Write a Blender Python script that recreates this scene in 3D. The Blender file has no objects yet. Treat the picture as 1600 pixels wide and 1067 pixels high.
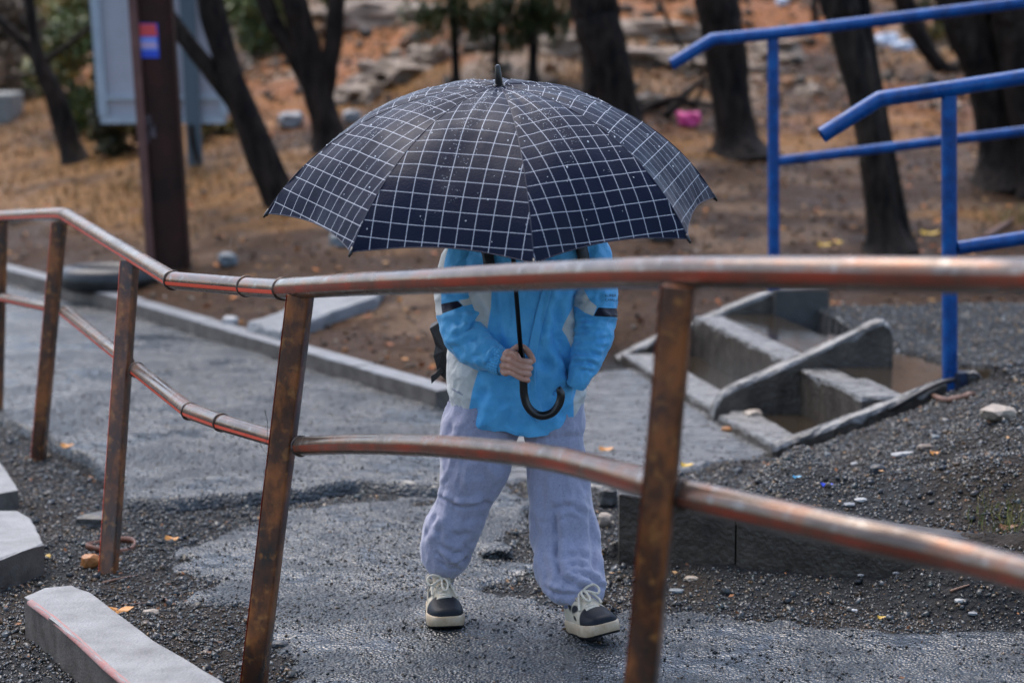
import bpy, bmesh, math, random
import numpy as np
from mathutils import Vector, Matrix
random.seed(7); RNG = np.random.default_rng(11)
SC = bpy.context.scene
COL = SC.collection
# ------------------------------------------------------------------ camera, world, sun, exposure
CAM_H = 1.6
PITCH = math.atan(551 / 3778)
cam_data = bpy.data.cameras.new('camera'); cam = bpy.data.objects.new('camera', cam_data); COL.objects.link(cam)
cam.location = (0, 0, CAM_H); cam.rotation_euler = (math.pi / 2 - PITCH, 0, 0)
cam_data.sensor_width = 36; cam_data.lens = 85; cam_data.clip_start = .1; cam_data.clip_end = 600
cam_data.dof.use_dof = True; cam_data.dof.focus_distance = 5.85; cam_data.dof.aperture_fstop = 2.9
SC.camera = cam
W = bpy.data.worlds.new('World'); SC.world = W; W.use_nodes = True
wn = W.node_tree.nodes; wl = W.node_tree.links; wn.clear()
sky = wn.new('ShaderNodeTexSky'); sky.sky_type = 'NISHITA'; sky.sun_disc = False
SUN_EL, SUN_AZ = math.radians(66), math.radians(-35)
sky.sun_elevation = SUN_EL; sky.sun_rotation = SUN_AZ; sky.air_density = 1.0; sky.dust_density = 3.0; sky.ozone_density = 1.5
bgn = wn.new('ShaderNodeBackground'); bgn.inputs['Strength'].default_value = 0.15
won = wn.new('ShaderNodeOutputWorld')
wl.new(sky.outputs[0], bgn.inputs[0]); wl.new(bgn.outputs[0], won.inputs[0])
sd = bpy.data.lights.new('sun', 'SUN'); sd.energy = 1.0; sd.angle = math.radians(60); sd.color = (1, .97, .93)
so = bpy.data.objects.new('sun', sd); COL.objects.link(so)
sun_dir = Vector((math.sin(SUN_AZ) * math.cos(SUN_EL), math.cos(SUN_AZ) * math.cos(SUN_EL), math.sin(SUN_EL)))
so.rotation_euler = sun_dir.to_track_quat('Z', 'Y').to_euler(); so.location = (0, 0, 20)
SC.view_settings.view_transform = 'Standard'; SC.view_settings.look = 'None'
SC.view_settings.exposure = 1.2; SC.view_settings.gamma = 1; SC.view_settings.use_curve_mapping = False
SC.cycles.use_denoising = True; SC.cycles.max_bounces = 6

# ------------------------------------------------------------------ pixel <-> world helpers (1600 x 1067 photo pixels)
FWD = Vector((0, math.cos(PITCH), -math.sin(PITCH))); UPV = Vector((0, math.sin(PITCH), math.cos(PITCH)))
CP = Vector((0, 0, CAM_H))
def ray(x, y): return FWD + Vector((1, 0, 0)) * ((x - 800) / 3778) + UPV * ((533.5 - y) / 3778)
def at(x, y, Y):
    d = ray(x, y); return CP + d * (Y / d.y)
def atz(x, y, z=0.0):
    d = ray(x, y); return CP + d * ((z - CAM_H) / d.z)
def onplane(x, y, p0, dirxy):      # vertical plane through p0 holding direction dirxy
    d = ray(x, y); n = Vector((-dirxy[1], dirxy[0], 0)); t = (Vector((p0[0], p0[1], 0)) - Vector((0, 0, 0))).dot(n) / d.dot(n)
    return CP + d * t

# ------------------------------------------------------------------ numpy noise
def _h(ix, iy, s):
    n = (ix * 374761393 + iy * 668265263 + s * 1442695041) & 0xffffffff
    n = ((n ^ (n >> 13)) * 1274126177) & 0xffffffff
    return ((n ^ (n >> 16)) & 0xffff) / 65535.0
def vnoise(x, y, s=0):
    x = np.asarray(x, float); y = np.asarray(y, float)
    ix = np.floor(x).astype(np.int64); iy = np.floor(y).astype(np.int64); fx = x - ix; fy = y - iy
    fx = fx * fx * (3 - 2 * fx); fy = fy * fy * (3 - 2 * fy)
    a = _h(ix, iy, s); b = _h(ix + 1, iy, s); c = _h(ix, iy + 1, s); d = _h(ix + 1, iy + 1, s)
    return (a * (1 - fx) + b * fx) * (1 - fy) + (c * (1 - fx) + d * fx) * fy
def fbm(x, y, s=0, o=4):
    t = 0; a = 1; n = 0
    for k in range(o): t = t + a * (vnoise(np.asarray(x) * 2 ** k + 17 * k, np.asarray(y) * 2 ** k + 31 * k, s + k) - .5); n += a; a *= .5
    return t / n * 2
def S(t): t = np.clip(t, 0, 1); return t * t * (3 - 2 * t)
def sdf(poly, X, Y):               # positive inside
    X = np.asarray(X, float); Y = np.asarray(Y, float)
    best = np.full(X.shape, 1e9); ins = np.zeros(X.shape, bool); n = len(poly)
    for i in range(n):
        ax, ay = poly[i]; bx, by = poly[(i + 1) % n]
        dx, dy = bx - ax, by - ay; t = np.clip(((X - ax) * dx + (Y - ay) * dy) / (dx * dx + dy * dy + 1e-12), 0, 1)
        best = np.minimum(best, np.hypot(X - ax - t * dx, Y - ay - t * dy))
        c = ((ay > Y) != (by > Y)) & (X < (bx - ax) * (Y - ay) / ((by - ay) if by != ay else 1e-9) + ax)
        ins ^= c
    return np.where(ins, best, -best)
def gp(*pts): return [tuple(atz(x, y, 0)[:2]) for x, y in pts]

# ------------------------------------------------------------------ terrain
A0 = np.array([.90, 8.16]); EV = np.array([.995, .10]); WV = np.array([-.20, .98])
HBX = [-30, -6, -2.8, -1.83, -.95, -.24, 0, .3, .46, 1.1, 3, 12, 40]
HBY = [55, 18.2, 13.2, 11.7, 10.24, 9.07, 9.4, 9.95, 10.5, 10.6, 10.9, 12, 14]
HSX = [-30, -6, -2.8, -1.4, -.3, .3, 1.0, 2.0, 5, 12, 40]; HSY = [55, 18.2, 13.1, 11.2, 10.4, 10.3, 10.6, 10.9, 11.2, 12, 14]
LAND = [(1.17, 8.2), (1.55, 8.24), (1.62, 8.6), (2.6, 8.3), (9, 8.3), (9, 10.9), (3, 10.7), (1.0, 10.4), (.75, 10.35), (.78, 10.1)]
POND = [(1.26, 8.3), (1.50, 8.3), (1.63, 8.38), (2.8, 8.45), (2.8, 8.98), (1.78, 8.92), (1.62, 9.05), (1.5, 9.3), (1.40, 9.55), (1.22, 9.7), (1.0, 9.6), (1.12, 9.0)]
def height(X, Y):
    X = np.asarray(X, float); Y = np.asarray(Y, float)
    hb = np.interp(X, HBX, HBY); d = (Y - hb)
    dp = np.clip(Y - np.interp(X, HSX, HSY), 0, None); dp = np.where(X < -1.4, np.clip(d, 0, None) * S((-1.4 - X) / 1.2) + dp * (1 - S((-1.4 - X) / 1.2)), dp)
    rise = np.where(dp < 12, .125 * dp, 1.5 + .15 * (dp - 12)); rise = np.where(dp > 12, 1.5 + .17 * (dp - 12) + .0018 * np.clip(dp - 20, 0, 40) ** 2, rise); rise = np.where(dp > 60, 12.54 + .01 * (dp - 60), rise)
    lift = np.where(X < -.2, .085 * S(d / .03 + .5), .085 * S((d + .1) / .5))
    z = np.where(d > -.1, lift, 0) + rise
    z += S((d - .2) / 3) * (.035 * fbm(X * 1.3, Y * 1.3, 3) + .012 * fbm(X * 6, Y * 6, 4)) + S((d - 3) / 6) * .22 * fbm(X * .55, Y * .55, 5) * S((d - 3) / 10 + .3)
    # mound behind the concrete kerb
    Xl = .34 + (Y - 6.6) * .37
    yk = 6.68 - .42 * np.clip(X - .3, 0, 2.5)
    m = ((.20 - .05 * np.clip(X - .3, 0, 1.3)) * S((X - Xl) / .32 + .6 * (1 - S((Y - yk) / .3))) + (.13 * S((X - 1.0) / .7) + .05 * np.clip(X - .3, 0, 1.3)) * S((Y - yk - .05) / .5)) * S((Y - yk) / .02) * S((8.42 + .1 * (X - 1.6) - Y) / .35)
    m *= 1 - S(((Y - 8.02 - .1 * (X - 1)) / .12)) * S((1.5 - X) / .2) * .8
    m += (.035 + .02 * fbm(X * 5, Y * 5, 9) + .045 * S((X - .85) / .4) + .10 * S((X - .98) / .22)) * S((X - .25) / .3) * S((Y - yk + .36) / .33) * (1 - S((Y - yk) / .02))
    z = z + m * (1 + .12 * fbm(X * 4, Y * 4, 12)) + .005 * fbm(X * 22, Y * 22, 13) * S(m / .04)
    # landing beyond the steps
    sl = sdf(LAND, X, Y)
    land = .205 + .03 * S((Y - 9.2) / 1) + .012 * fbm(X * 9, Y * 9, 22)
    pn = sdf(POND, X, Y) + .05 * fbm(X * 7, Y * 7, 23)
    land = land - .045 * S(pn / .05 + .5)
    k = S(sl / .10 + .5); z = z * (1 - k) + np.maximum(land, np.where(pn > -.03, 0, np.where(d > -.3, z, 0))) * k
    # the mound stays below the step wall; nothing fills the flights
    ii = (X - A0[0]) * EV[0] + (Y - A0[1]) * EV[1]; ww = (X - A0[0]) * -.1 + (Y - A0[1]) * .995; ww = ww / .995
    cap = np.maximum(.0, .37 * np.clip(ii, 0, .72)) + .005 + .13 * np.clip(-ww - .02, 0, 9) + 8 * np.clip(ii - .72, 0, 9) + 4 * np.clip(-ii - .05, 0, 9)
    z = np.where((ww < .05) & (ww > -1.3), np.minimum(z, cap), z)
    z = np.where((ii > -.0) & (ii < .63) & (ww > -.03) & (ww < 2.2), np.minimum(z, -.03), z)
    # small unevenness on the flat part, a little dip round the broken patch
    near = 1 - S((d + .2) / .5)
    z += near * (.006 * fbm(X * 2.2, Y * 2.2, 31) + .004 * fbm(X * 12, Y * 12, 33) + .0035 * fbm(X * 38, Y * 38, 34, 2))
    cx, cy = atz(775, 865)[:2]
    z -= .022 * np.exp(-((sdf(ZU, X, Y) + .022) / .022) ** 2) * S((8.6 - Y) / .3) * (X < .1)
    z -= .028 * np.exp(-(((X - cx) / .12) ** 2 + ((Y - cy) / .3) ** 2))
    return z
import bisect
def hz(x, y):                      # fast height from the ground sheet's own grid
    i = min(max(bisect.bisect_right(XL, x) - 1, 0), len(XL) - 2); j = min(max(bisect.bisect_right(YL, y) - 1, 0), len(YL) - 2); u = (x - XL[i]) / (XL[i + 1] - XL[i]); v = (y - YL[j]) / (YL[j + 1] - YL[j])
    return float((GZ[j, i] * (1 - u) + GZ[j, i + 1] * u) * (1 - v) + (GZ[j + 1, i] * (1 - u) + GZ[j + 1, i + 1] * u) * v)
def hit(px, py):
    d = ray(px, py); t = 4.0
    while t < 90:
        p = CP + d * t
        if p.z < hz(p.x, p.y): 
            lo, hi = t - .1, t
            for _ in range(12):
                m = (lo + hi) / 2; q = CP + d * m
                if q.z < hz(q.x, q.y): hi = m
                else: lo = m
            return CP + d * hi
        t += .1
    return CP + d * 40
# asphalt zones
ZU = gp((-900, 560), (-500, 400), (-300, 345), (0, 447), (210, 502), (450, 577), (700, 652), (760, 640), (800, 700), (735, 765), (690, 772), (600, 768), (560, 764), (480, 779), (380, 790), (280, 797), (196, 795), (188, 765), (130, 728), (60, 692), (0, 665), (-300, 600))
ZL = gp((300, 940), (262, 885), (318, 838), (420, 808), (560, 783), (690, 780), (790, 758), (832, 788), (838, 830), (826, 872), (800, 900), (780, 922), (820, 942), (890, 955), (960, 962), (1030, 952), (1110, 968), (1300, 980), (1700, 1000), (2400, 1040), (2600, 1500), (-200, 2000), (60, 1500), (330, 1180), (430, 1040), (380, 960))
ZR = gp((690, 650), (760, 622), (915, 588), (1000, 576), (1080, 590), (1112, 640), (1215, 712), (1130, 735), (1060, 748), (985, 778), (935, 765), (820, 752), (740, 770), (690, 772))
def wob(X, Y): return .035 * fbm(X * 5, Y * 5, 41) + .02 * fbm(X * 18, Y * 18, 42, 3)
def asph(X, Y):                    # offset of the asphalt sheet above the ground, below -.015 where there is none
    w = wob(X, Y)
    a = -.03 + .066 * S((sdf(ZU, X, Y) + w * .6) / .016 + .5)
    b = -.03 + .042 * S((sdf(ZL, X, Y) + w * 3.4) / .14 + .5)
    c = -.03 + .044 * S((sdf(ZR, X, Y) + w) / .06 + .5)
    return np.maximum(np.maximum(a, b), c)
def surf(X, Y): return height(X, Y) + np.maximum(0, asph(X, Y))

# ------------------------------------------------------------------ materials
def srgb(r, g, b):
    f = lambda c: (c / 255) / 12.92 if c / 255 <= .04045 else ((c / 255 + .055) / 1.055) ** 2.4
    return (f(r), f(g), f(b), 1)
MATS = {}
def mat(name, c1, c2=None, scale=8, rough=.6, rough2=None, bump=.0, bscale=60, metal=0, spec=.5, coat=0, c3=None, detail=6, attr=None, sheen=0, stretch=(1, 1, 1), rscale=None, sub=0, bdist=.01, lo=.35, hi=.65):
    if name in MATS: return MATS[name]
    m = bpy.data.materials.new(name); m.use_nodes = True; N = m.node_tree.nodes; L = m.node_tree.links
    b = N['Principled BSDF']; MATS[name] = m
    tc = N.new('ShaderNodeTexCoord'); mp = N.new('ShaderNodeMapping'); mp.inputs['Scale'].default_value = stretch
    L.new(tc.outputs['Object'], mp.inputs[0])
    no = N.new('ShaderNodeTexNoise'); no.inputs['Scale'].default_value = scale; no.inputs['Detail'].default_value = detail; no.inputs['Roughness'].default_value = .65
    L.new(mp.outputs[0], no.inputs['Vector'])
    cr = N.new('ShaderNodeValToRGB'); L.new(no.outputs['Fac'], cr.inputs[0])
    c2 = c2 or c1; cr.color_ramp.elements[0].position = lo; cr.color_ramp.elements[1].position = hi
    cr.color_ramp.elements[0].color = c1; cr.color_ramp.elements[1].color = c2
    if c3: e = cr.color_ramp.elements.new((lo + hi) / 2); e.color = c3
    out = cr.outputs[0]
    if attr:
        at_ = N.new('ShaderNodeAttribute'); at_.attribute_name = attr
        mx = N.new('ShaderNodeMix'); mx.data_type = 'RGBA'; mx.blend_type = 'MULTIPLY'; mx.inputs[0].default_value = 1
        L.new(out, mx.inputs[6]); L.new(at_.outputs['Color'], mx.inputs[7]); out = mx.outputs[2]
    L.new(out, b.inputs['Base Color'])
    b.inputs['Metallic'].default_value = metal; b.inputs['Specular IOR Level'].default_value = spec; b.inputs['Coat Weight'].default_value = coat
    b.inputs['Coat Roughness'].default_value = .12; b.inputs['Sheen Weight'].default_value = sheen; b.inputs['Roughness'].default_value = rough
    if sub: b.inputs['Subsurface Weight'].default_value = sub; b.inputs['Subsurface Scale'].default_value = .01
    if rough2 is not None:
        n2 = N.new('ShaderNodeTexNoise'); n2.inputs['Scale'].default_value = rscale or scale * .6; n2.inputs['Detail'].default_value = 5; L.new(mp.outputs[0], n2.inputs['Vector'])
        mr = N.new('ShaderNodeMapRange'); mr.inputs['From Min'].default_value = .35; mr.inputs['From Max'].default_value = .65
        mr.inputs['To Min'].default_value = rough; mr.inputs['To Max'].default_value = rough2; L.new(n2.outputs['Fac'], mr.inputs[0]); L.new(mr.outputs[0], b.inputs['Roughness'])
    if bump:
        n3 = N.new('ShaderNodeTexNoise'); n3.inputs['Scale'].default_value = bscale; n3.inputs['Detail'].default_value = 5; L.new(mp.outputs[0], n3.inputs['Vector'])
        bp = N.new('ShaderNodeBump'); bp.inputs['Strength'].default_value = bump; bp.inputs['Distance'].default_value = bdist; L.new(n3.outputs['Fac'], bp.inputs['Height']); L.new(bp.outputs[0], b.inputs['Normal'])
    m['bsdf'] = 1
    return m
def G(v): return (v, v, v, 1)

# ------------------------------------------------------------------ mesh helpers
def link(name, me, mats, parent=None, smooth=True, angle=None):
    o = bpy.data.objects.new(name, me); COL.objects.link(o)
    if not isinstance(mats, (list, tuple)): mats = [mats]
    for m in mats: me.materials.append(m)
    if smooth and len(me.polygons): me.polygons.foreach_set('use_smooth', np.ones(len(me.polygons), bool))
    if angle is not None: me.set_sharp_from_angle(angle=math.radians(angle))
    if parent: o.parent = parent
    return o
class Geo:
    def __init__(s): s.v = []; s.f = []; s.mi = []
    def add(s, v, f, mi=0):
        n = len(s.v); s.v += [tuple(p) for p in v]; s.f += [tuple(i + n for i in q) for q in f]; s.mi += [mi] * len(f) if isinstance(mi, int) else list(mi); return s
    def box(s, c, size, rz=0, rot=None, mi=0, jit=0):
        R = rot if rot else Matrix.Rotation(rz, 3, 'Z'); v = []
        for z in (-1, 1):
            for x, y in ((-1, -1), (1, -1), (1, 1), (-1, 1)):
                p = Vector((x * size[0] / 2, y * size[1] / 2, z * size[2] / 2)); p = R @ p + Vector(c)
                v.append(p + Vector((random.uniform(-jit, jit), random.uniform(-jit, jit), random.uniform(-jit, jit))))
        return s.add(v, [(3, 2, 1, 0), (4, 5, 6, 7), (0, 1, 5, 4), (1, 2, 6, 5), (2, 3, 7, 6), (3, 0, 4, 7)], mi)
    def grid(s, P, closeu=False, mi=0):      # P[i][j] -> points
        nu, nv = len(P), len(P[0]); v = [p for r in P for p in r]; f = []; ms = []
        for i in range(nu - 1):
            for j in range(nv if closeu else nv - 1):
                j2 = (j + 1) % nv; f.append((i * nv + j, i * nv + j2, (i + 1) * nv + j2, (i + 1) * nv + j)); ms.append(mi(i, j) if callable(mi) else mi)
        return s.add(v, f, ms)
    def tube(s, path, rad, n=12, caps=True, mi=0, ell=None, up=None, dis=None):
        path = [Vector(p) for p in path]
        if not hasattr(rad, '__len__'): rad = [rad] * len(path)
        T = []
        for i in range(len(path)):
            t = path[min(i + 1, len(path) - 1)] - path[max(i - 1, 0)]; T.append(t.normalized() if t.length > 1e-9 else Vector((0, 0, 1)))
        u = Vector(up) if up else (Vector((0, 0, 1)) if abs(T[0].z) < .9 else Vector((0, 1, 0)))
        rings = []
        for i, p in enumerate(path):
            u = (u - T[i] * u.dot(T[i])).normalized(); w = T[i].cross(u); r = rad[i]; e = ell[i] if ell else 1; ring = []
            for k in range(n):
                a = 2 * math.pi * k / n; rr = r * (1 + (dis(i, k) if dis else 0)); ring.append(p + u * math.cos(a) * rr + w * math.sin(a) * rr * e)
            rings.append(ring)
        b = len(s.v); s.grid(rings, closeu=True, mi=mi)
        if caps: m0 = mi if isinstance(mi, int) else 0; s.f.append(tuple(b + k for k in reversed(range(n)))); s.mi.append(m0); q = b + (len(path) - 1) * n; s.f.append(tuple(q + k for k in range(n))); s.mi.append(m0)
        return s
    def build(s, name, mats, parent=None, smooth=True, angle=None, bevel=0, seg=2):
        me = bpy.data.meshes.new(name); me.from_pydata([tuple(p) for p in s.v], [], s.f); me.polygons.foreach_set('material_index', s.mi); me.update()
        o = link(name, me, mats, parent, smooth, angle)
        if bevel:
            md = o.modifiers.new('bevel', 'BEVEL'); md.width = bevel; md.segments = seg; md.limit_method = 'ANGLE'; md.angle_limit = math.radians(35)
        return o
def thing(name, label, cat, loc=(0, 0, 0), group=None):
    o = bpy.data.objects.new(name, None); COL.objects.link(o); o.location = loc; o.empty_display_size = .05
    return tag(o, label, cat, group)
def tag(o, label=None, cat=None, group=None, kind=None):
    if label: o['label'] = label
    if cat: o['category'] = cat
    if group: o['group'] = group
    if kind: o['kind'] = kind
    return o
def loc_geo(g, t):                 # world-space geometry to a parent's local space
    l = Vector(t.location); g.v = [tuple(Vector(p) - l) for p in g.v]; return g
def spline(pts, n):                # Catmull-Rom through tuples of any size
    P = np.array([list(p) for p in pts], float); P = np.vstack([2 * P[0] - P[1], P, 2 * P[-1] - P[-2]]); out = []
    m = len(P) - 3
    for k in range(n):
        t = k / (n - 1) * m; i = min(int(t), m - 1); u = t - i; a, b, c, d = P[i:i + 4]
        out.append(.5 * ((2 * b) + (-a + c) * u + (2 * a - 5 * b + 4 * c - d) * u * u + (-a + 3 * b - 3 * c + d) * u ** 3))
    return np.array(out)
def npmesh(name, V, F, mats, parent=None, smooth=False, cols=None, kind=None):
    me = bpy.data.meshes.new(name); V = np.asarray(V, np.float32); F = np.asarray(F, np.int32); k = F.shape[1]
    me.vertices.add(len(V)); me.vertices.foreach_set('co', V.ravel()); me.loops.add(F.size); me.loops.foreach_set('vertex_index', F.ravel())
    me.polygons.add(len(F)); me.polygons.foreach_set('loop_start', np.arange(0, F.size, k, dtype=np.int32)); me.update(calc_edges=True)
    if cols is not None:
        a = me.color_attributes.new('col', 'FLOAT_COLOR', 'POINT'); c = np.ones((len(V), 4), np.float32); c[:, :3] = cols; a.data.foreach_set('color', c.ravel())
    o = link(name, me, mats, parent, smooth)
    if kind: o['kind'] = kind
    return o
# ------------------------------------------------------------------ ground sheet
def axis(lo, flo, fhi, hi, st, g=1.12):
    a = list(np.arange(flo, fhi, st)); s = st; x = fhi
    while x < hi: a.append(x); s *= g; x += s
    s = st; x = flo - st
    while x > lo: a.insert(0, x); s *= g; x -= s
    return np.array([lo] + a + [hi])
XS = axis(-250, -1.9, 2.1, 250, .0115); YS = axis(-60, 5.0, 10.6, 420, .0115, 1.035)
GX, GY = np.meshgrid(XS, YS); GZ = height(GX, GY)
near = 1 - S((GY - 12) / 3)
nx, ny = len(XS), len(YS); XL = XS.tolist(); YL = YS.tolist()
def gridfaces(nx, ny):
    i = np.arange(nx - 1)[None, :] + nx * np.arange(ny - 1)[:, None]; return np.stack([i, i + 1, i + 1 + nx, i + nx], -1).reshape(-1, 4)
GF = gridfaces(nx, ny)
HB = np.interp(GX, HBX, HBY); D = GY - HB
def lerp(a, b, k): return a + (b - a) * k[..., None]
gravel = np.array([.022, .023, .024]); soil = np.array([.052, .027, .014]); ochre = np.array([.235, .118, .040]); rockc = np.array([.27, .20, .145]); rust = np.array([.27, .100, .032])
c = np.broadcast_to(gravel, GX.shape + (3,)).copy()
brownish = S((fbm(GX * 2.2, GY * 2.2, 50) + .05) / .3)
c = lerp(c, np.array([.034, .025, .018]), brownish * .75)
c = lerp(c, soil * 1.0, S((D + .15) / .3))
c = lerp(c, soil * .62, S(fbm(GX * 1.1, GY * 1.1, 51) / .35) * S(D))
c = lerp(c, np.array([.16, .10, .06]), S((fbm(GX * 2.5, GY * 4, 57) - .1) / .3) * S(D / 1.5) * .7)
oc = S((fbm(GX * .8 + 3, GY * 1.4, 52) + .05 - .012 * np.clip(GX + 3, 0, 9) * 1.5 + .03 * np.clip(D - 4, 0, 6)) / .25) * S((D - 1.0) / 2.0)
oc = np.maximum(oc, S((-GX - 1.4) / 1.0) * S((D - .8) / .9) * S((fbm(GX * 1.5, GY * 3, 53) + .35) / .3) * S((20 - GY) / 3))
c = lerp(c, ochre, oc * .9)
c = lerp(c, rust, S((fbm(GX * .7, GY * .9, 54) + .05) / .15) * S((D - 4) / 3) * .85)
c = lerp(c, rockc, S((fbm(GX * 1.2 + 9, GY * .8, 55) - .12) / .12) * S((D - 5) / 2) * .9)
c = lerp(c, gravel * 1.5, S(sdf(LAND, GX, GY) / .2 + .3) * .9)
mound = S((GX - .6) / .6) * S((GY - 6.7) / .3) * (1 - S((GY - 8.1) / .3))
c = lerp(c, np.array([.030, .027, .024]), mound * .8)
mg = mat('ground_soil', G(.62), G(1.35), scale=26, rough=.75, rough2=.45, rscale=3.5, bump=.9, bscale=55, attr='col', spec=.08, bdist=.03, detail=8)
npmesh('ground', np.stack([GX, GY, GZ], -1).reshape(-1, 3), GF, mg, smooth=True, cols=c.reshape(-1, 3), kind='structure')

# ------------------------------------------------------------------ asphalt sheets (path, upper layer, lower layer)
def asphalt_mat():
    m = mat('wet_asphalt', (.011, .014, .016, 1), (.034, .040, .044, 1), scale=300, rough=.30, detail=3, lo=.3, hi=.7, spec=.8)
    N = m.node_tree.nodes; L = m.node_tree.links; b = N['Principled BSDF']; tc = [n for n in N if n.type == 'TEX_COORD'][0]
    vo = N.new('ShaderNodeTexVoronoi'); vo.inputs['Scale'].default_value = 115; L.new(tc.outputs['Object'], vo.inputs['Vector'])
    v2 = N.new('ShaderNodeTexVoronoi'); v2.inputs['Scale'].default_value = 38; L.new(tc.outputs['Object'], v2.inputs['Vector'])
    # aggregate colours: a few pale and a few black stones
    cr = N.new('ShaderNodeValToRGB'); cr.color_ramp.interpolation = 'CONSTANT'; cr.color_ramp.elements[0].color = G(.45); cr.color_ramp.elements[1].position = .14; cr.color_ramp.elements[1].color = G(1)
    for p, col in ((.70, (1.5, 1.45, 1.35, 1)), (.86, (.65, .66, .72, 1)), (.955, (2.9, 2.7, 2.3, 1))): e = cr.color_ramp.elements.new(p); e.color = col
    sp = N.new('ShaderNodeSeparateColor'); L.new(vo.outputs['Color'], sp.inputs[0]); L.new(sp.outputs[0], cr.inputs[0])
    base = b.inputs['Base Color'].links[0].from_socket
    mx = N.new('ShaderNodeMix'); mx.data_type = 'RGBA'; mx.blend_type = 'MULTIPLY'; mx.inputs[0].default_value = 1; L.new(base, mx.inputs[6]); L.new(cr.outputs[0], mx.inputs[7]); L.new(mx.outputs[2], b.inputs['Base Color'])
    ad = N.new('ShaderNodeMath'); ad.operation = 'MULTIPLY_ADD'; L.new(v2.outputs['Distance'], ad.inputs[0]); ad.inputs[1].default_value = .45; L.new(vo.outputs['Distance'], ad.inputs[2])
    n = N.new('ShaderNodeTexNoise'); n.inputs['Scale'].default_value = 2.2; n.inputs['Detail'].default_value = 6; n.inputs['Roughness'].default_value = .7; L.new(tc.outputs['Object'], n.inputs['Vector'])
    mr = N.new('ShaderNodeMapRange'); mr.inputs['From Min'].default_value = .40; mr.inputs['From Max'].default_value = .60; mr.inputs['To Min'].default_value = .25; mr.inputs['To Max'].default_value = 1.0; L.new(n.outputs['Fac'], mr.inputs[0])
    bp = N.new('ShaderNodeBump'); bp.inputs['Distance'].default_value = .012; bp.invert = True; L.new(mr.outputs[0], bp.inputs['Strength']); L.new(ad.outputs[0], bp.inputs['Height']); L.new(bp.outputs[0], b.inputs['Normal'])
    m2 = N.new('ShaderNodeMapRange'); m2.inputs['From Min'].default_value = .38; m2.inputs['From Max'].default_value = .62; m2.inputs['To Min'].default_value = .15; m2.inputs['To Max'].default_value = .40; L.new(n.outputs['Fac'], m2.inputs[0]); L.new(m2.outputs[0], b.inputs['Roughness'])
    return m
MA = asphalt_mat(); MWK = mat('wet_walkway', (.045, .045, .043, 1), (.12, .12, .115, 1), scale=9, rough=.18, rough2=.42, rscale=5, bump=.8, bscale=16, bdist=.012, stretch=(1, 2.5, 1), spec=.6, detail=10)
AO = asph(GX, GY); keep = (AO > -.014) & (GX > -14) & (GX < 10) & (GY < 30) & (GY > 1.0)
AZ = GZ + AO + .0016 * fbm(GX * 60, GY * 60, 61) + .0022 * (vnoise(GX * 75, GY * 75, 62) - .5) * S(fbm(GX * 1.6, GY * 2.4, 63) / .3 + .6)
lab = np.where(sdf(ZL, GX, GY) > np.maximum(sdf(ZU, GX, GY), sdf(ZR, GX, GY)), 1, np.where(sdf(ZU, GX, GY) > sdf(ZR, GX, GY), 0, 2))
kf = keep.reshape(-1)[GF].any(1); lf = lab.reshape(-1)[GF[:, 0]]
AV = np.stack([GX, GY, AZ], -1).reshape(-1, 3)
for k, nm in enumerate(('asphalt_road', 'asphalt_path', 'asphalt_walkway')):
    F = GF[kf & (lf == k)]; u, inv = np.unique(F, return_inverse=True)
    npmesh(nm, AV[u], inv.reshape(F.shape), MA if k < 2 else MWK, smooth=True, kind='structure')

# ------------------------------------------------------------------ water in the puddles
mw = mat('puddle_water', (.030, .022, .014, 1), rough=.02, spec=.6, bump=.22, bscale=13, stretch=(1, 4, 1), bdist=.006)
def sheet(name, pts, z, m, n=1):
    g = Geo(); g.add([(x, y, z) for x, y in pts], [tuple(range(len(pts)))]); o = g.build(name, m, smooth=False); o['kind'] = 'structure'; return o
sheet('puddle_water', [(1.22, 8.32), (1.52, 8.30), (1.7, 8.34), (3.0, 8.4), (3.0, 9.1), (1.9, 9.1), (1.5, 9.75), (1.1, 9.9), (.96, 9.7), (1.02, 9.0)], .196, mw)

# ------------------------------------------------------------------ loose stones
CUBE = np.array([(-1, -1, -1), (1, -1, -1), (1, 1, -1), (-1, 1, -1), (-1, -1, 1), (1, -1, 1), (1, 1, 1), (-1, 1, 1)], float) * .5
CF = np.array([(3, 2, 1, 0), (4, 5, 6, 7), (0, 1, 5, 4), (1, 2, 6, 5), (2, 3, 7, 6), (3, 0, 4, 7)])
def rotm(n):
    q = RNG.normal(size=(n, 4)); q[:, 0] += .6; q /= np.linalg.norm(q, axis=1)[:, None]; w, x, y, z = q.T
    return np.stack([1 - 2 * (y * y + z * z), 2 * (x * y - z * w), 2 * (x * z + y * w), 2 * (x * y + z * w), 1 - 2 * (x * x + z * z), 2 * (y * z - x * w), 2 * (x * z - y * w), 2 * (y * z + x * w), 1 - 2 * (x * x + y * y)], -1).reshape(n, 3, 3)
def stones(name, P, size, pal, m, flat=.42, label=None, lift=.25):
    n = len(P); dims = np.stack([np.ones(n), RNG.uniform(.6, 1, n), RNG.uniform(flat * .6, flat * 1.4, n)], -1) * size[:, None]
    V = CUBE[None] * dims[:, None]; V[:, 4:, :2] *= RNG.uniform(.45, .9, (n, 1, 1)); V *= RNG.uniform(.72, 1.15, (n, 8, 1))
    V = np.einsum('nij,nkj->nki', rotm(n), V) + P[:, None]; V[:, :, 2] += (size * lift * flat)[:, None]
    F = (CF[None] + 8 * np.arange(n)[:, None, None]).reshape(-1, 4); col = pal[RNG.integers(0, len(pal), n)] * RNG.uniform(.35, 1.1, (n, 1)) * np.where(RNG.random((n, 1)) < .05, 2.2, 1)
    o = npmesh(name, V.reshape(-1, 3), F, m, cols=np.repeat(col, 8, 0), kind='stuff')
    if label: tag(o, label, 'gravel')
    return o
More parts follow.
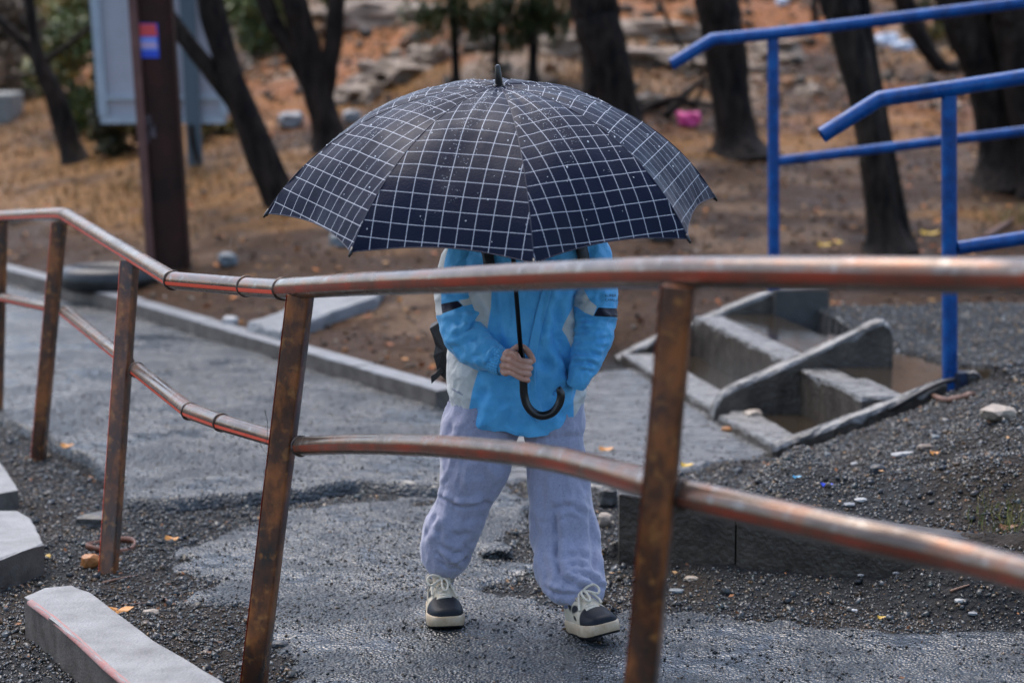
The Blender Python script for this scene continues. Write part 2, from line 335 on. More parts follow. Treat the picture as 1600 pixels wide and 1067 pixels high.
mst = mat('wet_stone', G(.45), G(.9), scale=60, rough=.14, rough2=.4, attr='col', spec=.6)
PAL = np.array([(.050, .056, .060), (.075, .080, .082), (.035, .04, .045), (.12, .125, .125), (.055, .075, .072), (.10, .075, .045), (.22, .21, .19), (.045, .05, .052), (.19, .11, .045), (.022, .024, .027), (.07, .055, .04), (.03, .032, .036)])
def cand(n, x0, x1, y0, y1): return RNG.uniform(x0, x1, n), RNG.uniform(y0, y1, n)
# dense gravel on the bare ground between the asphalt patches
X, Y = cand(330000, -2.0, 2.1, 5.0, 9.2)
a = asph(X, Y); inmound = (Y > 6.7) & (Y < 8.3) & (X > .4); sl = sdf(LAND, X, Y); hb = np.interp(X, HBX, HBY)
dens = np.where(a < .0, .62, 0) * np.where(inmound, 1.25, 1.0) * (.45 + .9 * vnoise(X * 6, Y * 6, 77))
st1 = np.array([[A0[0] - .02, A0[1] - .02], A0 + EV * .75, A0 + EV * .75 + WV * 2.3, A0 + WV * 2.3])
dens = np.where(sdf([tuple(q) for q in st1], X, Y) > -.01, 0, dens); dens = np.where(Y > hb - .02, 0, dens); dens = np.where((sl > -.05), 0, dens)
dens = np.where((np.abs(Y - 6.64 + .42 * np.clip(X - .3, 0, 2.5)) < .05) & (X > .28), 0, dens)
k = (RNG.uniform(0, 1, len(X)) < dens) & (np.abs(X) < .235 * Y + .15); X, Y = X[k], Y[k]
print('gravel', len(X)); sz = .0035 + .0090 * RNG.random(len(X)) ** 2.2 + (RNG.random(len(X)) < .02) * RNG.uniform(.006, .02, len(X))
stones('gravel', np.stack([X, Y, height(X, Y)], -1), sz, PAL, mst, label='loose wet crushed gravel between the asphalt patches and on the mound')
# sparse grit on the asphalt
X, Y = cand(230000, -2.3, 2.0, 5.0, 10.2); a = asph(X, Y)
u = wob(X, Y); edge = np.exp(-np.clip(a, 0, 1) / .012)
dens = np.where(a > .001, .13 + .35 * S((vnoise(X * 3, Y * 3, 79) - .5) / .25) * S((8.0 - Y) / 1.5), 0); dens = np.where((a > 0) & (a < .010), .55, dens); dens = np.where(Y > np.interp(X, HBX, HBY) - .25, np.maximum(dens, .22) * (a > 0), dens)
k = (RNG.uniform(0, 1, len(X)) < dens) & (np.abs(X) < .235 * Y + .15); X, Y = X[k], Y[k]; print('grit', len(X))
stones('grit', np.stack([X, Y, surf(X, Y)], -1), .0028 + .0075 * RNG.random(len(X)) ** 3, PAL * .8, mst, label='scattered grit lying on the wet asphalt')
# scraps of brown leaf, bark and twig mixed into the gravel
X, Y = cand(26000, -2.0, 2.1, 5.0, 9.0); a = asph(X, Y); k = (RNG.random(len(X)) < np.where(a < .004, .075, .006)) & (np.abs(X) < .235 * Y + .15) & (sdf([tuple(q) for q in st1], X, Y) < 0) & (sdf(LAND, X, Y) < 0); LEAFXY = (X[k], Y[k])
# landing gravel
X, Y = cand(26000, .9, 3.1, 8.3, 11.0); k = (sdf(LAND, X, Y) > -.1) & (sdf(POND, X, Y) + .05 * fbm(X * 7, Y * 7, 23) < .0) & (np.abs(X) < .25 * Y + .1); X, Y = X[k], Y[k]
stones('gravel', np.stack([X, Y, height(X, Y)], -1), .004 + .012 * RNG.random(len(X)) ** 2, PAL * 1.6, mst, label='pale wet gravel on the landing behind the puddle')
# rubble and leaves on the hillside
mlit = mat('litter', G(.75), G(1.2), scale=30, rough=.6, attr='col', spec=.2)
X = RNG.uniform(-9, 9, 70000); Y = 9 + 21 * RNG.random(70000) ** 1.3; hb = np.interp(X, HBX, HBY); d = Y - hb
k = (d > .12) & (np.abs(X) < .235 * Y + .3) & (sdf(LAND, X, Y) < 0) & (RNG.random(len(X)) < .40 + .2 * S((d - 3) / 5)); X, Y, d = X[k], Y[k], d[k]
HP = np.array([(.09, .06, .042), (.16, .12, .085), (.06, .045, .033), (.24, .20, .16), (.22, .10, .04), (.11, .08, .055), (.20, .12, .07), (.045, .034, .026)])
big = RNG.random(len(X)) ** 9
stones('rubble', np.stack([X, Y, height(X, Y)], -1), .008 + .022 * RNG.random(len(X)) ** 2 + .13 * big * S((d - 4) / 4), HP, mlit, flat=.6, label='stones and clods strewn over the hillside')
def leaves(name, X, Y, size, pal, label, up=.5, hgt=.004):
    n = len(X); V = np.array([(-.5, 0, 0), (0, -.28, .08), (.5, 0, 0), (0, .28, .08)])[None] * size[:, None, None]
    V = np.einsum('nij,nkj->nki', rotm(n), V) * np.array([1, 1, up]) + np.stack([X, Y, height(X, Y) + hgt + size * .12], -1)[:, None]
    col = pal[RNG.integers(0, len(pal), n)] * RNG.uniform(.6, 1.3, (n, 1))
    o = npmesh(name, V.reshape(-1, 3), np.arange(4 * n).reshape(-1, 4), mlit, cols=np.repeat(col, 4, 0), kind='stuff'); tag(o, label, 'leaf litter')
LP0 = 0
LP = np.array([(.07, .04, .022), (.045, .028, .018), (.10, .055, .028), (.34, .12, .03), (.28, .09, .03), (.17, .08, .035), (.44, .20, .06), (.12, .06, .03), (.34, .19, .08)])
X = RNG.uniform(-9, 9, 80000); Y = 9.5 + 20 * RNG.random(80000) ** 1.1; hb = np.interp(X, HBX, HBY); d = Y - hb
pr = .28 + .9 * S((fbm(X * .9, Y * 1.1, 54) + .12) / .3) * S((d - 1.5) / 4); k = (d > .2) & (np.abs(X) < .235 * Y + .3) & (RNG.random(len(X)) < pr) & (sdf(LAND, X, Y) < 0)
X, Y = X[k], Y[k]; leaves('leaf_litter', X, Y, RNG.uniform(.02, .065, len(X)), LP, 'rust brown fallen leaves carpeting the hillside')
X, Y = LEAFXY; leaves('leaf_scraps', X, Y, RNG.uniform(.006, .022, len(X)), np.array([(.24, .10, .04), (.15, .075, .04), (.35, .20, .09), (.10, .06, .04)]), 'brown leaf scraps and bark bits mixed into the wet gravel', up=.6, hgt=.012)
# dry grass on the left of the slope and far behind
def blades(name, X, Y, h, pal, label, m, wid=.006, lean=.5):
    n = len(X); a = RNG.uniform(0, 6.28, n); ln = RNG.uniform(.1, lean, n) * h; b = RNG.uniform(0, 6.28, n)
    base = np.stack([X, Y, height(X, Y) - .005], -1); w = np.stack([np.cos(a), np.sin(a), 0 * a], -1) * wid
    mid = base + np.stack([np.cos(b) * ln * .35, np.sin(b) * ln * .35, h * .6], -1); tip = base + np.stack([np.cos(b) * ln, np.sin(b) * ln, h * .95], -1)
    V = np.stack([base - w, base + w, mid + w * .7, mid - w * .7, tip + w * .1, tip - w * .1], 1); F = np.array([(0, 1, 2, 3), (3, 2, 4, 5)])[None] + 6 * np.arange(n)[:, None, None]
    col = pal[RNG.integers(0, len(pal), n)] * RNG.uniform(.6, 1.2, (n, 1)); o = npmesh(name, V.reshape(-1, 3), F.reshape(-1, 4), m, cols=np.repeat(col, 6, 0), kind='stuff'); tag(o, label, 'grass'); return o
X = RNG.uniform(-8, 7, 60000); Y = 10.5 + 17 * RNG.random(60000); hb = np.interp(X, HBX, HBY); d = Y - hb
pr = np.maximum(S((-X - 1.3) / 1.0) * S((d - .9) / .8) * S((fbm(X * 1.5, Y * 3, 53) + .3) / .3), S((fbm(X * .8 + 3, Y * 1.4, 52) - .02) / .2) * S((d - 4) / 3) * .6)
k = (np.abs(X) < .235 * Y + .3) & (RNG.random(len(X)) < pr); X, Y = X[k], Y[k]
blades('dry_grass', X, Y, RNG.uniform(.03, .08, len(X)), np.array([(.30, .18, .07), (.34, .21, .09), (.20, .11, .04), (.26, .12, .04)]), 'flattened straw coloured dry grass on the slope', mlit)
g0 = hit(1570, 815)
X = g0.x + RNG.normal(0, .045, 170); Y = g0.y + RNG.normal(0, .06, 170)
blades('green_grass', X, Y, RNG.uniform(.02, .05, 170), np.array([(.13, .17, .04), (.20, .20, .05), (.25, .20, .07)]), 'small yellow green grass tuft on the gravel mound', mlit, wid=.0012, lean=.8)
g0 = hit(1590, 345); X = g0.x + RNG.normal(0, .1, 120); Y = g0.y + RNG.normal(0, .06, 120)
blades('green_grass', X, Y, RNG.uniform(.04, .12, 120), np.array([(.10, .15, .03), (.30, .19, .07), (.30, .16, .06)]), 'tuft of half dry grass beside the blue handrail', mlit, wid=.003, lean=.8)

# ------------------------------------------------------------------ concrete
mc = mat('wet_concrete', (.13, .135, .14, 1), (.23, .235, .24, 1), scale=9, rough=.42, rough2=.7, bump=.5, bscale=120, bdist=.004, lo=.3, hi=.7)
mcd = mat('dark_wet_concrete', (.035, .034, .031, 1), (.085, .08, .072, 1), scale=7, rough=.30, rough2=.6, bump=.6, bscale=90, bdist=.005, lo=.32, hi=.68)
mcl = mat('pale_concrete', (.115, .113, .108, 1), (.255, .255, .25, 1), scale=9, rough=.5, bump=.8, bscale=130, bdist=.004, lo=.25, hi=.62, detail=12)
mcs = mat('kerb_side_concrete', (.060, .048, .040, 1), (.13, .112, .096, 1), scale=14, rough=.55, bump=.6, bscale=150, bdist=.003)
def slab(g, poly, ztop, zbot, rough=.004, sub=1, mi=0, top_mi=0, seed=0):
    """extruded polygon with edges broken into short uneven lengths; ztop may be a function"""
    P = []
    n = len(poly)
    for i in range(n):
        a = np.array(poly[i], float); b = np.array(poly[(i + 1) % n], float); m = max(1, int(np.hypot(*(b - a)) / .045)) if sub else 1
        for k in range(m): p = a + (b - a) * k / m; j = rough * .45; P.append((p[0] + random.uniform(-j, j), p[1] + random.uniform(-j, j)))
    zt = ztop if callable(ztop) else (lambda x, y: ztop); c = np.mean(P, 0); m = len(P)
    top = [(x, y, zt(x, y) - abs(random.gauss(0, rough)) * 1.3) for x, y in P]; ins = [(x + (c[0] - x) * .04, y + (c[1] - y) * .04, zt(x + (c[0] - x) * .04, y + (c[1] - y) * .04) + rough * .4) for x, y in P]
    bot = [(x, y, zbot) for x, y in P]; b0 = len(g.v)
    g.add(ins + top + bot, [tuple(range(m))] + [(i, m + i, m + (i + 1) % m, (i + 1) % m) for i in range(m)] + [(m + i, 2 * m + i, 2 * m + (i + 1) % m, m + (i + 1) % m) for i in range(m)], [top_mi] * (m + 1) + [mi] * m)
    return g
def flipfix(o):
    bm = bmesh.new(); bm.from_mesh(o.data); bmesh.ops.recalc_face_normals(bm, faces=bm.faces); bm.to_mesh(o.data); bm.free(); return o
def sp(i, w, z=0): p = A0 + EV * i + WV * w; return (float(p[0]), float(p[1]), z)
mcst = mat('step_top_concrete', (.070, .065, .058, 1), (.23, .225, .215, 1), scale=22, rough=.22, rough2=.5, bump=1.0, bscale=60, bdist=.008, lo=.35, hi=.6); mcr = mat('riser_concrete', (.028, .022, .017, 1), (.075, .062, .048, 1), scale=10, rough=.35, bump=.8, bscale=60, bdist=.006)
steps = thing('concrete_steps', 'low broken concrete steps in two flights holding muddy water', 'steps', sp(.35, 1.0))
def quadxy(i0, i1, w0, w1): return [sp(i0, w0)[:2], sp(i1, w0)[:2], sp(i1, w1)[:2], sp(i0, w1)[:2]]
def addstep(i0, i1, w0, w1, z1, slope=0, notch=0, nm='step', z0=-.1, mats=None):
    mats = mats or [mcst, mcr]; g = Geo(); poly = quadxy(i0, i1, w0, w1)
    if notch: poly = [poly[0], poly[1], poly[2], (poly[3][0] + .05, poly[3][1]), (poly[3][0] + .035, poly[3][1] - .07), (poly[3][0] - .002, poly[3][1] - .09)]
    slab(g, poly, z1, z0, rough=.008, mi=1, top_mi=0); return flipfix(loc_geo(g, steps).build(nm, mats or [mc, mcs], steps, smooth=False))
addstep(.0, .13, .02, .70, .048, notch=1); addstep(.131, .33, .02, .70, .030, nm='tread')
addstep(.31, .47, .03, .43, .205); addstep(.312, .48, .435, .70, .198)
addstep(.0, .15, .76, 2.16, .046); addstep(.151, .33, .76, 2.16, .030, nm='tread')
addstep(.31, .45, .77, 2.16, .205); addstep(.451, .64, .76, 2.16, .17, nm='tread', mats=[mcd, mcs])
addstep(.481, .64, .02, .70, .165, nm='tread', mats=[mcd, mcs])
def stringer(w, th, zs, L, seed, mats, z0=-.1, cap=.02):
    """sloping side wall of the flight: profile in the i-z plane, thickness along w"""
    rnd = random.Random(seed); prof = spline(zs, 34); g = Geo(); rows = []
    for i, z in prof:
        j = lambda s: rnd.uniform(-s, s) * .65 - (s * 3 if rnd.random() < .07 else 0)
        rows.append([sp(i, w - th / 2, z0), sp(i, w - th / 2 + j(.002), z - .022 + j(.005)), sp(i, w - th / 2 + .004 + j(.002), z - .008 + j(.003)), sp(i, w - th * .18 + j(.002), z + j(.002)), sp(i, w + th * .05, z - .006 + j(.003)), sp(i, w + th * .2, z + j(.002)), sp(i, w + th / 2 - .005, z - .006 + j(.003)), sp(i, w + th / 2, z0)])
    g.grid(rows, mi=lambda i, j: 0 if 1 <= j <= 5 else 1); b = len(g.v); m = len(rows[0])
    g.f.append(tuple(range(m))); g.mi.append(1); g.f.append(tuple(b - m + k for k in reversed(range(m)))); g.mi.append(1)
    o = loc_geo(g, steps).build('stringer', mats, steps, smooth=False); return flipfix(o)
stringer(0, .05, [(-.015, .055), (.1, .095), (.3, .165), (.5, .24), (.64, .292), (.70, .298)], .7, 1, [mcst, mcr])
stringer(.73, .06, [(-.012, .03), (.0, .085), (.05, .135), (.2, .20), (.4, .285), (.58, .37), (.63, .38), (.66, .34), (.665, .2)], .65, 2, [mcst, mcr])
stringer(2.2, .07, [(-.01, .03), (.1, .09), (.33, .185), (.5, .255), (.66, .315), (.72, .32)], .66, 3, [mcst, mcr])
g = Geo(); g.add([sp(.66, 2.13, 0), sp(.9, 2.13, 0), sp(.9, 2.13, .33), sp(.66, 2.13, .32), sp(.66, 2.25, 0), sp(.9, 2.25, 0), sp(.9, 2.25, .33), sp(.66, 2.25, .32)], [(0, 1, 2, 3), (7, 6, 5, 4), (3, 2, 6, 7), (1, 5, 6, 2), (4, 0, 3, 7)])
flipfix(loc_geo(g, steps).build('retaining_block', mcd, steps, smooth=False, bevel=.008))
g = Geo(); 
for (i0, i1, w0, w1, z) in ((.15, .31, .03, .70, .036), (.44, .64, .03, .70, .208), (.14, .31, .77, 2.15, .038), (.43, .66, .77, 2.15, .210)):
    q = quadxy(i0, i1, w0, w1); g.add([(x, y, z) for x, y in q], [(0, 1, 2, 3)])
o = g.build('puddle_water', mw, smooth=False); o['kind'] = 'structure'
# loose things on the steps
def lump(name, c, size, m, label=None, cat='stone', seed=1, flat=1, rz=0, group=None, sub=2, amp=.22, tilt=0):
    bm = bmesh.new(); bmesh.ops.create_icosphere(bm, subdivisions=sub, radius=.5); rnd = random.Random(seed); ox = rnd.uniform(0, 50)
    from mathutils import noise
    R = Matrix.Rotation(rz, 3, 'Z') @ Matrix.Rotation(tilt, 3, 'Y')
    for v in bm.verts:
        d = v.co.normalized(); k = 1 + amp * noise.noise(d * 1.7 + Vector((ox, 0, 0))) + amp * .5 * noise.noise(d * 4 + Vector((0, ox, 0)))
        q = Vector([math.copysign(min(abs(t), .40), t) for t in v.co]) * k; v.co = R @ Vector((q.x * size[0], q.y * size[1], q.z * size[2]))
    me = bpy.data.meshes.new(name); bm.to_mesh(me); bm.free(); o = link(name, me, m, None, False); o.location = c
    if label: tag(o, label, cat, group)
    return o
def onground(px, py, dz=0): p = hit(px, py); return (p.x, p.y, float(surf(np.array([p.x]), np.array([p.y]))[0]) + dz)
msl = {k: mat('stone_' + k, tuple(x * .75 for x in v) + (1,), tuple(x * 1.15 for x in v) + (1,), scale=50, rough=.35, rough2=.6, bump=.5, bscale=120, bdist=.003) for k, v in dict(
    tan=(.33, .27, .21), pale=(.36, .36, .35), dark=(.035, .038, .042), slate=(.13, .15, .16), brown=(.16, .12, .09), white=(.5, .5, .5), orange=(.42, .17, .05), grey=(.20, .21, .22)).items()}
lump('stone', (.885, 8.75, .055), (.085, .06, .035), msl['tan'], 'flat beige stone lying on the lowest step of the near flight', seed=3, rz=.3)
o = lump('brick_fragment', onground(1135, 679, .006), (.045, .03, .02), msl['orange'], 'small orange brick chip at the foot of the concrete steps', 'brick chip', seed=4, rz=-.5)
lump('stone', onground(1558, 655, .02), (.14, .10, .05), msl['tan'], 'largest tan stone on the gravel mound by the right edge', seed=5, rz=.7)
lump('stone', onground(1412, 712, .006), (.105, .035, .014), msl['pale'], 'long pale grey sliver of stone on the gravel mound', seed=6, rz=.45)
lump('stone', onground(1445, 705, .010), (.06, .04, .03), msl['brown'], 'brown angular stone touching the long pale sliver', seed=7, rz=.2)
o = lump('stone', onground(1371, 742, .012), (.06, .045, .05), msl['dark'], 'black cube shaped stone on the gravel mound', seed=8, amp=.06)
lump('stone', onground(1345, 783, .004), (.042, .03, .012), msl['pale'], 'pale flat pebble just above the lower rail', seed=9, rz=.3)
lump('stone', onground(1327, 790, .004), (.04, .03, .012), msl['grey'], 'grey flat pebble left of the pale one above the lower rail', seed=10)
lump('stone', onground(1293, 714, .006), (.028, .026, .022), msl['slate'], 'round slate coloured pebble near the stringer foot', seed=11)
lump('stone', onground(1462, 688, .008), (.032, .03, .024), msl['slate'], 'slate pebble behind the brown angular stone', seed=12)
lump('stone', onground(1335, 727, .004), (.03, .024, .014), msl['pale'], 'whitish pebble left of the black cube stone', seed=13)
lump('stone', onground(360, 508, .02), (.085, .08, .05), msl['pale'], 'pale pebble on the dirt behind the far kerb', seed=14)
lump('stone', onground(356, 415, .03), (.12, .1, .09), msl['slate'], 'bluish grey stone on the slope right of the rusty pole', seed=15)
lump('stone', onground(535, 385, .03), (.16, .12, .10), msl['slate'], 'grey stone on the dirt under the left side of the umbrella', seed=16)
lump('stone', onground(455, 200, .05), (.20, .2, .14), msl['grey'], 'white rock on the slope between the leaning tree and the forked tree', seed=17)
lump('stone', onground(550, 192, .04), (.15, .14, .11), msl['grey'], 'white rock against the right side of the forked tree', seed=18)
lump('stone', onground(1032, 376, .02), (.16, .10, .07), msl['dark'], 'dark flat stone on the dirt right of the umbrella edge', seed=19)
lump('brick_fragment', onground(141, 886, .018), (.062, .05, .05), msl['orange'], 'orange brick piece beside the foot of the rusty post', 'brick piece', seed=20, rz=.5)
lump('stone', onground(150, 820, .010), (.15, .08, .06), mcd, 'broken dark asphalt lump left of the rusty post', 'asphalt lump', seed=21)
lump('stone', onground(776, 872, .012), (.11, .10, .05), MA, 'black tarry asphalt lump between the two feet', 'asphalt lump', seed=22, amp=.3, sub=3)
lump('stone', onground(236, 960, .006), (.05, .035, .022), msl['tan'], 'tan chip of stone beside the pale kerb block', seed=23)
lump('stone', onground(950, 790, .03), (.07, .06, .08), mcd, 'dark rubble lump at the left end of the concrete kerb', 'rubble', seed=24)
lump('stone', onground(945, 822, .02), (.05, .045, .05), msl['tan'], 'tan rubble lump at the left end of the concrete kerb', 'rubble', seed=25)
lump('stone', onground(438, 1012, .006), (.05, .04, .025), msl['dark'], 'black stone right of the leaning rusty post near the bottom edge', seed=26)
for k_, (px, py, s, c) in enumerate(((1080, 905, .045, 'tan'), (1056, 925, .05, 'slate'), (1335, 955, .02, 'white'), (1345, 900, .02, 'pale'), (1400, 897, .022, 'grey'), (1500, 940, .035, 'pale'), (1520, 960, .03, 'grey'))):
    lump('stone', onground(px, py, .003), (s, s * .7, s * .35), msl[c], ['tan flat stone just right of the nearest rusty post foot', 'slate flat stone low beside the nearest rusty post', 'tiny white chip on the gravel edge at bottom right', 'pale chip under the lower rail beside the dark kerb', 'grey chip in the gravel strip below the kerb', 'pale flat stone in the gravel strip near the right edge', 'grey flat stone below the pale one near the right edge'][k_], seed=40 + k_)
ml = {k: mat('leaf_' + k, v + (1,), rough=.4) for k, v in dict(yellow=(.55, .34, .03), orange=(.55, .22, .03), brown=(.22, .09, .035), blue=(.02, .06, .55), teal=(.05, .3, .5)).items()}
def leaf(px, py, s, m, label, cat='leaf', rz=0, name='fallen_leaf'):
    g = Geo(); n = 10; pts = []
    for i in range(n): a = 2 * math.pi * i / n; r = s * (.5 + .12 * math.cos(3 * a)); pts.append((math.cos(a) * r, math.sin(a) * r * .6, .12 * s * math.cos(2 * a) + .004))
    g.add([(0, 0, .002)] + pts + [(x, y, z - .0012) for x, y, z in pts], [(0, i + 1, (i + 1) % n + 1) for i in range(n)] + [(i + 1, n + i + 1, n + (i + 1) % n + 1, (i + 1) % n + 1) for i in range(n)])
    o = g.build(name, m, smooth=False); o.location = onground(px, py, .002); o.rotation_euler = (.3, .1, rz); tag(o, label, cat); return o
leaf(945, 709, .05, ml['orange'], 'orange leaf on the wet walkway right of the trouser leg'); leaf(1071, 734, .045, ml['yellow'], 'yellow leaf on the walkway right of the nearest post')
leaf(1450, 365, .10, ml['yellow'], 'bright yellow leaf on the dirt beside the thin trunk'); leaf(1287, 383, .07, ml['yellow'], 'left of two small yellow leaves on the dirt'); leaf(1305, 380, .08, ml['yellow'], 'right of two small yellow leaves on the dirt', rz=.7)
leaf(1376, 966, .022, ml['yellow'], 'yellow leaf scrap on the gravel edge at bottom right'); leaf(183, 955, .07, ml['orange'], 'curled orange leaf behind the pale kerb block', rz=.4); leaf(104, 712, .045, ml['orange'], 'orange leaf on the gravel beside the second post from the left')
leaf(268, 843, .045, ml['orange'], 'orange leaf on the gravel right of the rusty post foot'); leaf(72, 872, .04, ml['yellow'], 'yellow straw scrap right of the pale slab', rz=1.4); leaf(1460, 709, .035, ml['orange'], 'orange leaf scrap on the gravel mound'); leaf(1530, 895, .04, ml['brown'], 'brown leaf on the mound near the right edge')
leaf(1290, 759, .035, ml['blue'], 'bright blue plastic scrap on the gravel mound', 'plastic scrap', name='plastic_scrap'); leaf(1244, 747, .025, ml['teal'], 'pale blue plastic scrap on the gravel mound', 'plastic scrap', name='plastic_scrap')
leaf(1572, 824, .05, ml['brown'], 'red brown leaf caught in the small grass tuft')
leaf(215, 330, .1, ml['brown'], 'brown leaf on the slope left of the rusty pole foot')
def stick(pts, r, label, m, name='stick', cat='stick'):
    g = Geo(); P = [Vector(onground(*p[:2])) + Vector((0, 0, r * .8)) for p in pts]; sp_ = spline([tuple(p) for p in P], 14); g.tube(sp_, [r * (1 - .5 * i / 13) for i in range(14)], 7, dis=lambda i, k: .15 * math.sin(i * 2.1 + k * 1.7)); tag(g.build(name, m), label, cat)
mtw = mat('twig_bark', (.10, .05, .035, 1), (.20, .10, .06, 1), scale=40, rough=.5)
stick([(1520, 622), (1470, 628), (1425, 633)], .013, 'reddish stick lying along the steps below the blue post', mtw)
stick([(160, 912), (190, 905), (215, 900)], .004, 'thin brown twig at the foot of the rusty post', mtw); stick([(1485, 925), (1500, 920), (1515, 915)], .004, 'orange twig in the gravel strip at right', mtw)
stick([(255, 935), (265, 942), (275, 946)], .004, 'short brown twig right of the pale kerb block', mtw); stick([(190, 946), (215, 944), (235, 943)], .003, 'dark twig lying behind the curled orange leaf', mtw)
stick([(1540, 375), (1575, 352), (1605, 335)], .02, 'dry branch lying behind the lower blue rail', mtw, 'branch', 'branch')

# ------------------------------------------------------------------ kerbs
kt = thing('far_kerb', 'long grey concrete kerb along the far side of the wet road', 'kerb', (-1.5, 11.2, 0)); k = 0
kp = [(-8, 21.35)] + [(x, y) for x, y in zip(HBX, HBY) if -2.9 < x <= -.24]
pts = []
for i in range(len(kp) - 1):
    a = np.array(kp[i]); b = np.array(kp[i + 1]); L = np.hypot(*(b - a)); n = max(1, round(L / .78))
    for q in range(n): pts.append((a + (b - a) * (q + .004) / n, a + (b - a) * (q + .996) / n))
for a, b in pts:
    d = (b - a) / np.hypot(*(b - a)); nrm = np.array([-d[1], d[0]]) if -d[1] * 0 + d[0] > 0 else np.array([d[1], -d[0]])
    q = [a - nrm * .055, b - nrm * .055, b + nrm * .045, a + nrm * .045]; g = Geo(); j = random.uniform(-.004, .004)
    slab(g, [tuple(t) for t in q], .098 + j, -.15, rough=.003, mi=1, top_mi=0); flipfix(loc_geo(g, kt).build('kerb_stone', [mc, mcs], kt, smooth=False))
nk = thing('near_kerb', 'dark low concrete kerb holding back the gravel mound behind the lower rail', 'kerb', (1.1, 6.64, 0))
for i, (x0, x1, dz) in enumerate(((.30, .612, 0), (.615, 1.36, .004), (1.363, 2.1, 0), (2.103, 2.9, .003))):
    g = Geo(); slab(g, [(x0, 6.62 - .42 * (x0 - .3)), (x1, 6.62 - .42 * (x1 - .3)), (x1, 6.71 - .42 * (x1 - .3)), (x0, 6.71 - .42 * (x0 - .3))], lambda x, y: .203 + dz - .05 * min(1.3, max(0, x - .3)), -.15, rough=.004, mi=0, top_mi=0)
    flipfix(loc_geo(g, nk).build('kerb_stone', mcr, nk, smooth=False))
# fallen kerb blocks at the lower left: the red rim is reflected red light put into colour
mred = mat('red_light_rim', (.34, .12, .10, 1), (.24, .17, .16, 1), scale=30, rough=.6, bump=.3)
def kblock(poly, zt, label, red=False, hb_=.14):
    g = Geo(); slab(g, [tuple(p) for p in poly], zt, zt - hb_, rough=.0025, mi=1, top_mi=0)
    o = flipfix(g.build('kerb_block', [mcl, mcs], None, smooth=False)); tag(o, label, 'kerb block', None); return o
ztop = .10
pA = [atz(38, 932, ztop)[:2], atz(70, 918, ztop)[:2], atz(112, 914, ztop)[:2], atz(135, 921, ztop)[:2], atz(240, 1000, ztop)[:2], atz(345, 1062, ztop)[:2], atz(520, 1170, ztop)[:2], atz(400, 1210, ztop)[:2], atz(215, 1085, ztop)[:2], atz(120, 1000, ztop)[:2]]
kb = kblock([tuple(p) for p in pA], ztop, 'long pale kerb block with a reddish edge at the bottom left', hb_=.16)
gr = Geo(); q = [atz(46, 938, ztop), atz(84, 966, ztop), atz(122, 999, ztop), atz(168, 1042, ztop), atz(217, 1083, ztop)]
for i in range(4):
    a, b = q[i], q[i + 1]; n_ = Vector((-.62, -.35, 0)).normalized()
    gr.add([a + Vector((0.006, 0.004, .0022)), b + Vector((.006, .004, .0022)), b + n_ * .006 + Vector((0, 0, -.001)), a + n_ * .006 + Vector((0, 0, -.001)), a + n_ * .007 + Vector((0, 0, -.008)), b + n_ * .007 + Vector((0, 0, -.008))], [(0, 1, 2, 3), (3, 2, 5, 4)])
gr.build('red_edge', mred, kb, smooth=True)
kblock([tuple(atz(x, y, .09)[:2]) for x, y in ((-60, 800), (0, 797), (27, 797), (48, 809), (58, 828), (68, 849), (0, 873), (-60, 885))], .09, 'pale broken kerb block cut by the left edge of the photo', hb_=.13)
kblock([tuple(atz(x, y, .06)[:2]) for x, y in ((-60, 700), (0, 722), (12, 738), (29, 765), (0, 771), (-60, 780))], .06, 'third pale slab farthest back at the left edge', hb_=.1)
g = Geo(); pts = [hit(*p) for p in ((385, 530), (410, 515), (470, 480), (560, 462), (600, 462), (590, 482), (520, 505), (440, 535))]
slab(g, [(p.x, p.y) for p in pts], lambda x, y: hz(x, y) + .05, .0, rough=.01); tag(flipfix(g.build('concrete_slab', mc, None, smooth=False)), 'flat grey concrete slab half buried in the dirt behind the kerb', 'slab')
# rubber tyre scrap half buried by the kerb
mrub = mat('black_rubber', G(.008), G(.02), scale=20, rough=.35)
t = hit(165, 462); to = Vector((t.x, t.y + .12, t.z)); g = Geo(); R_, r_ = .20, .065
g.grid([[(math.cos(a) * (R_ + r_ * math.cos(b)), math.sin(a) * (R_ + r_ * math.cos(b)) * .8, .075 + r_ * math.sin(b) * .95) for b in [2 * math.pi * k / 18 for k in range(18)]] for a in [2 * math.pi * i / 48 for i in range(49)]], closeu=True)
o = g.build('old_tyre', mrub); o.location = to; tag(o, 'black old tyre lying flat behind the kerb at left', 'tyre')
for i in range(40):
    pass
# rusty steel band round the foot of a post
mrust = mat('rusty_band', (.10, .035, .02, 1), (.20, .08, .04, 1), scale=60, rough=.45, bump=.3)
p = onground(173, 858); g = Geo(); pr = []
for i in range(49): a = 2 * math.pi * i / 48; R2 = .068; pr.append([(math.cos(a) * (R2 + dr), math.sin(a) * (R2 + dr), z + .006 * math.sin(a * 2)) for dr, z in ((0, .0), (.004, .0), (.004, .02), (0, .02))])
g.grid(pr, closeu=True); o = g.build('steel_band', mrust); o.location = p; tag(o, 'rusty steel hoop lying round the foot of the post', 'hoop')
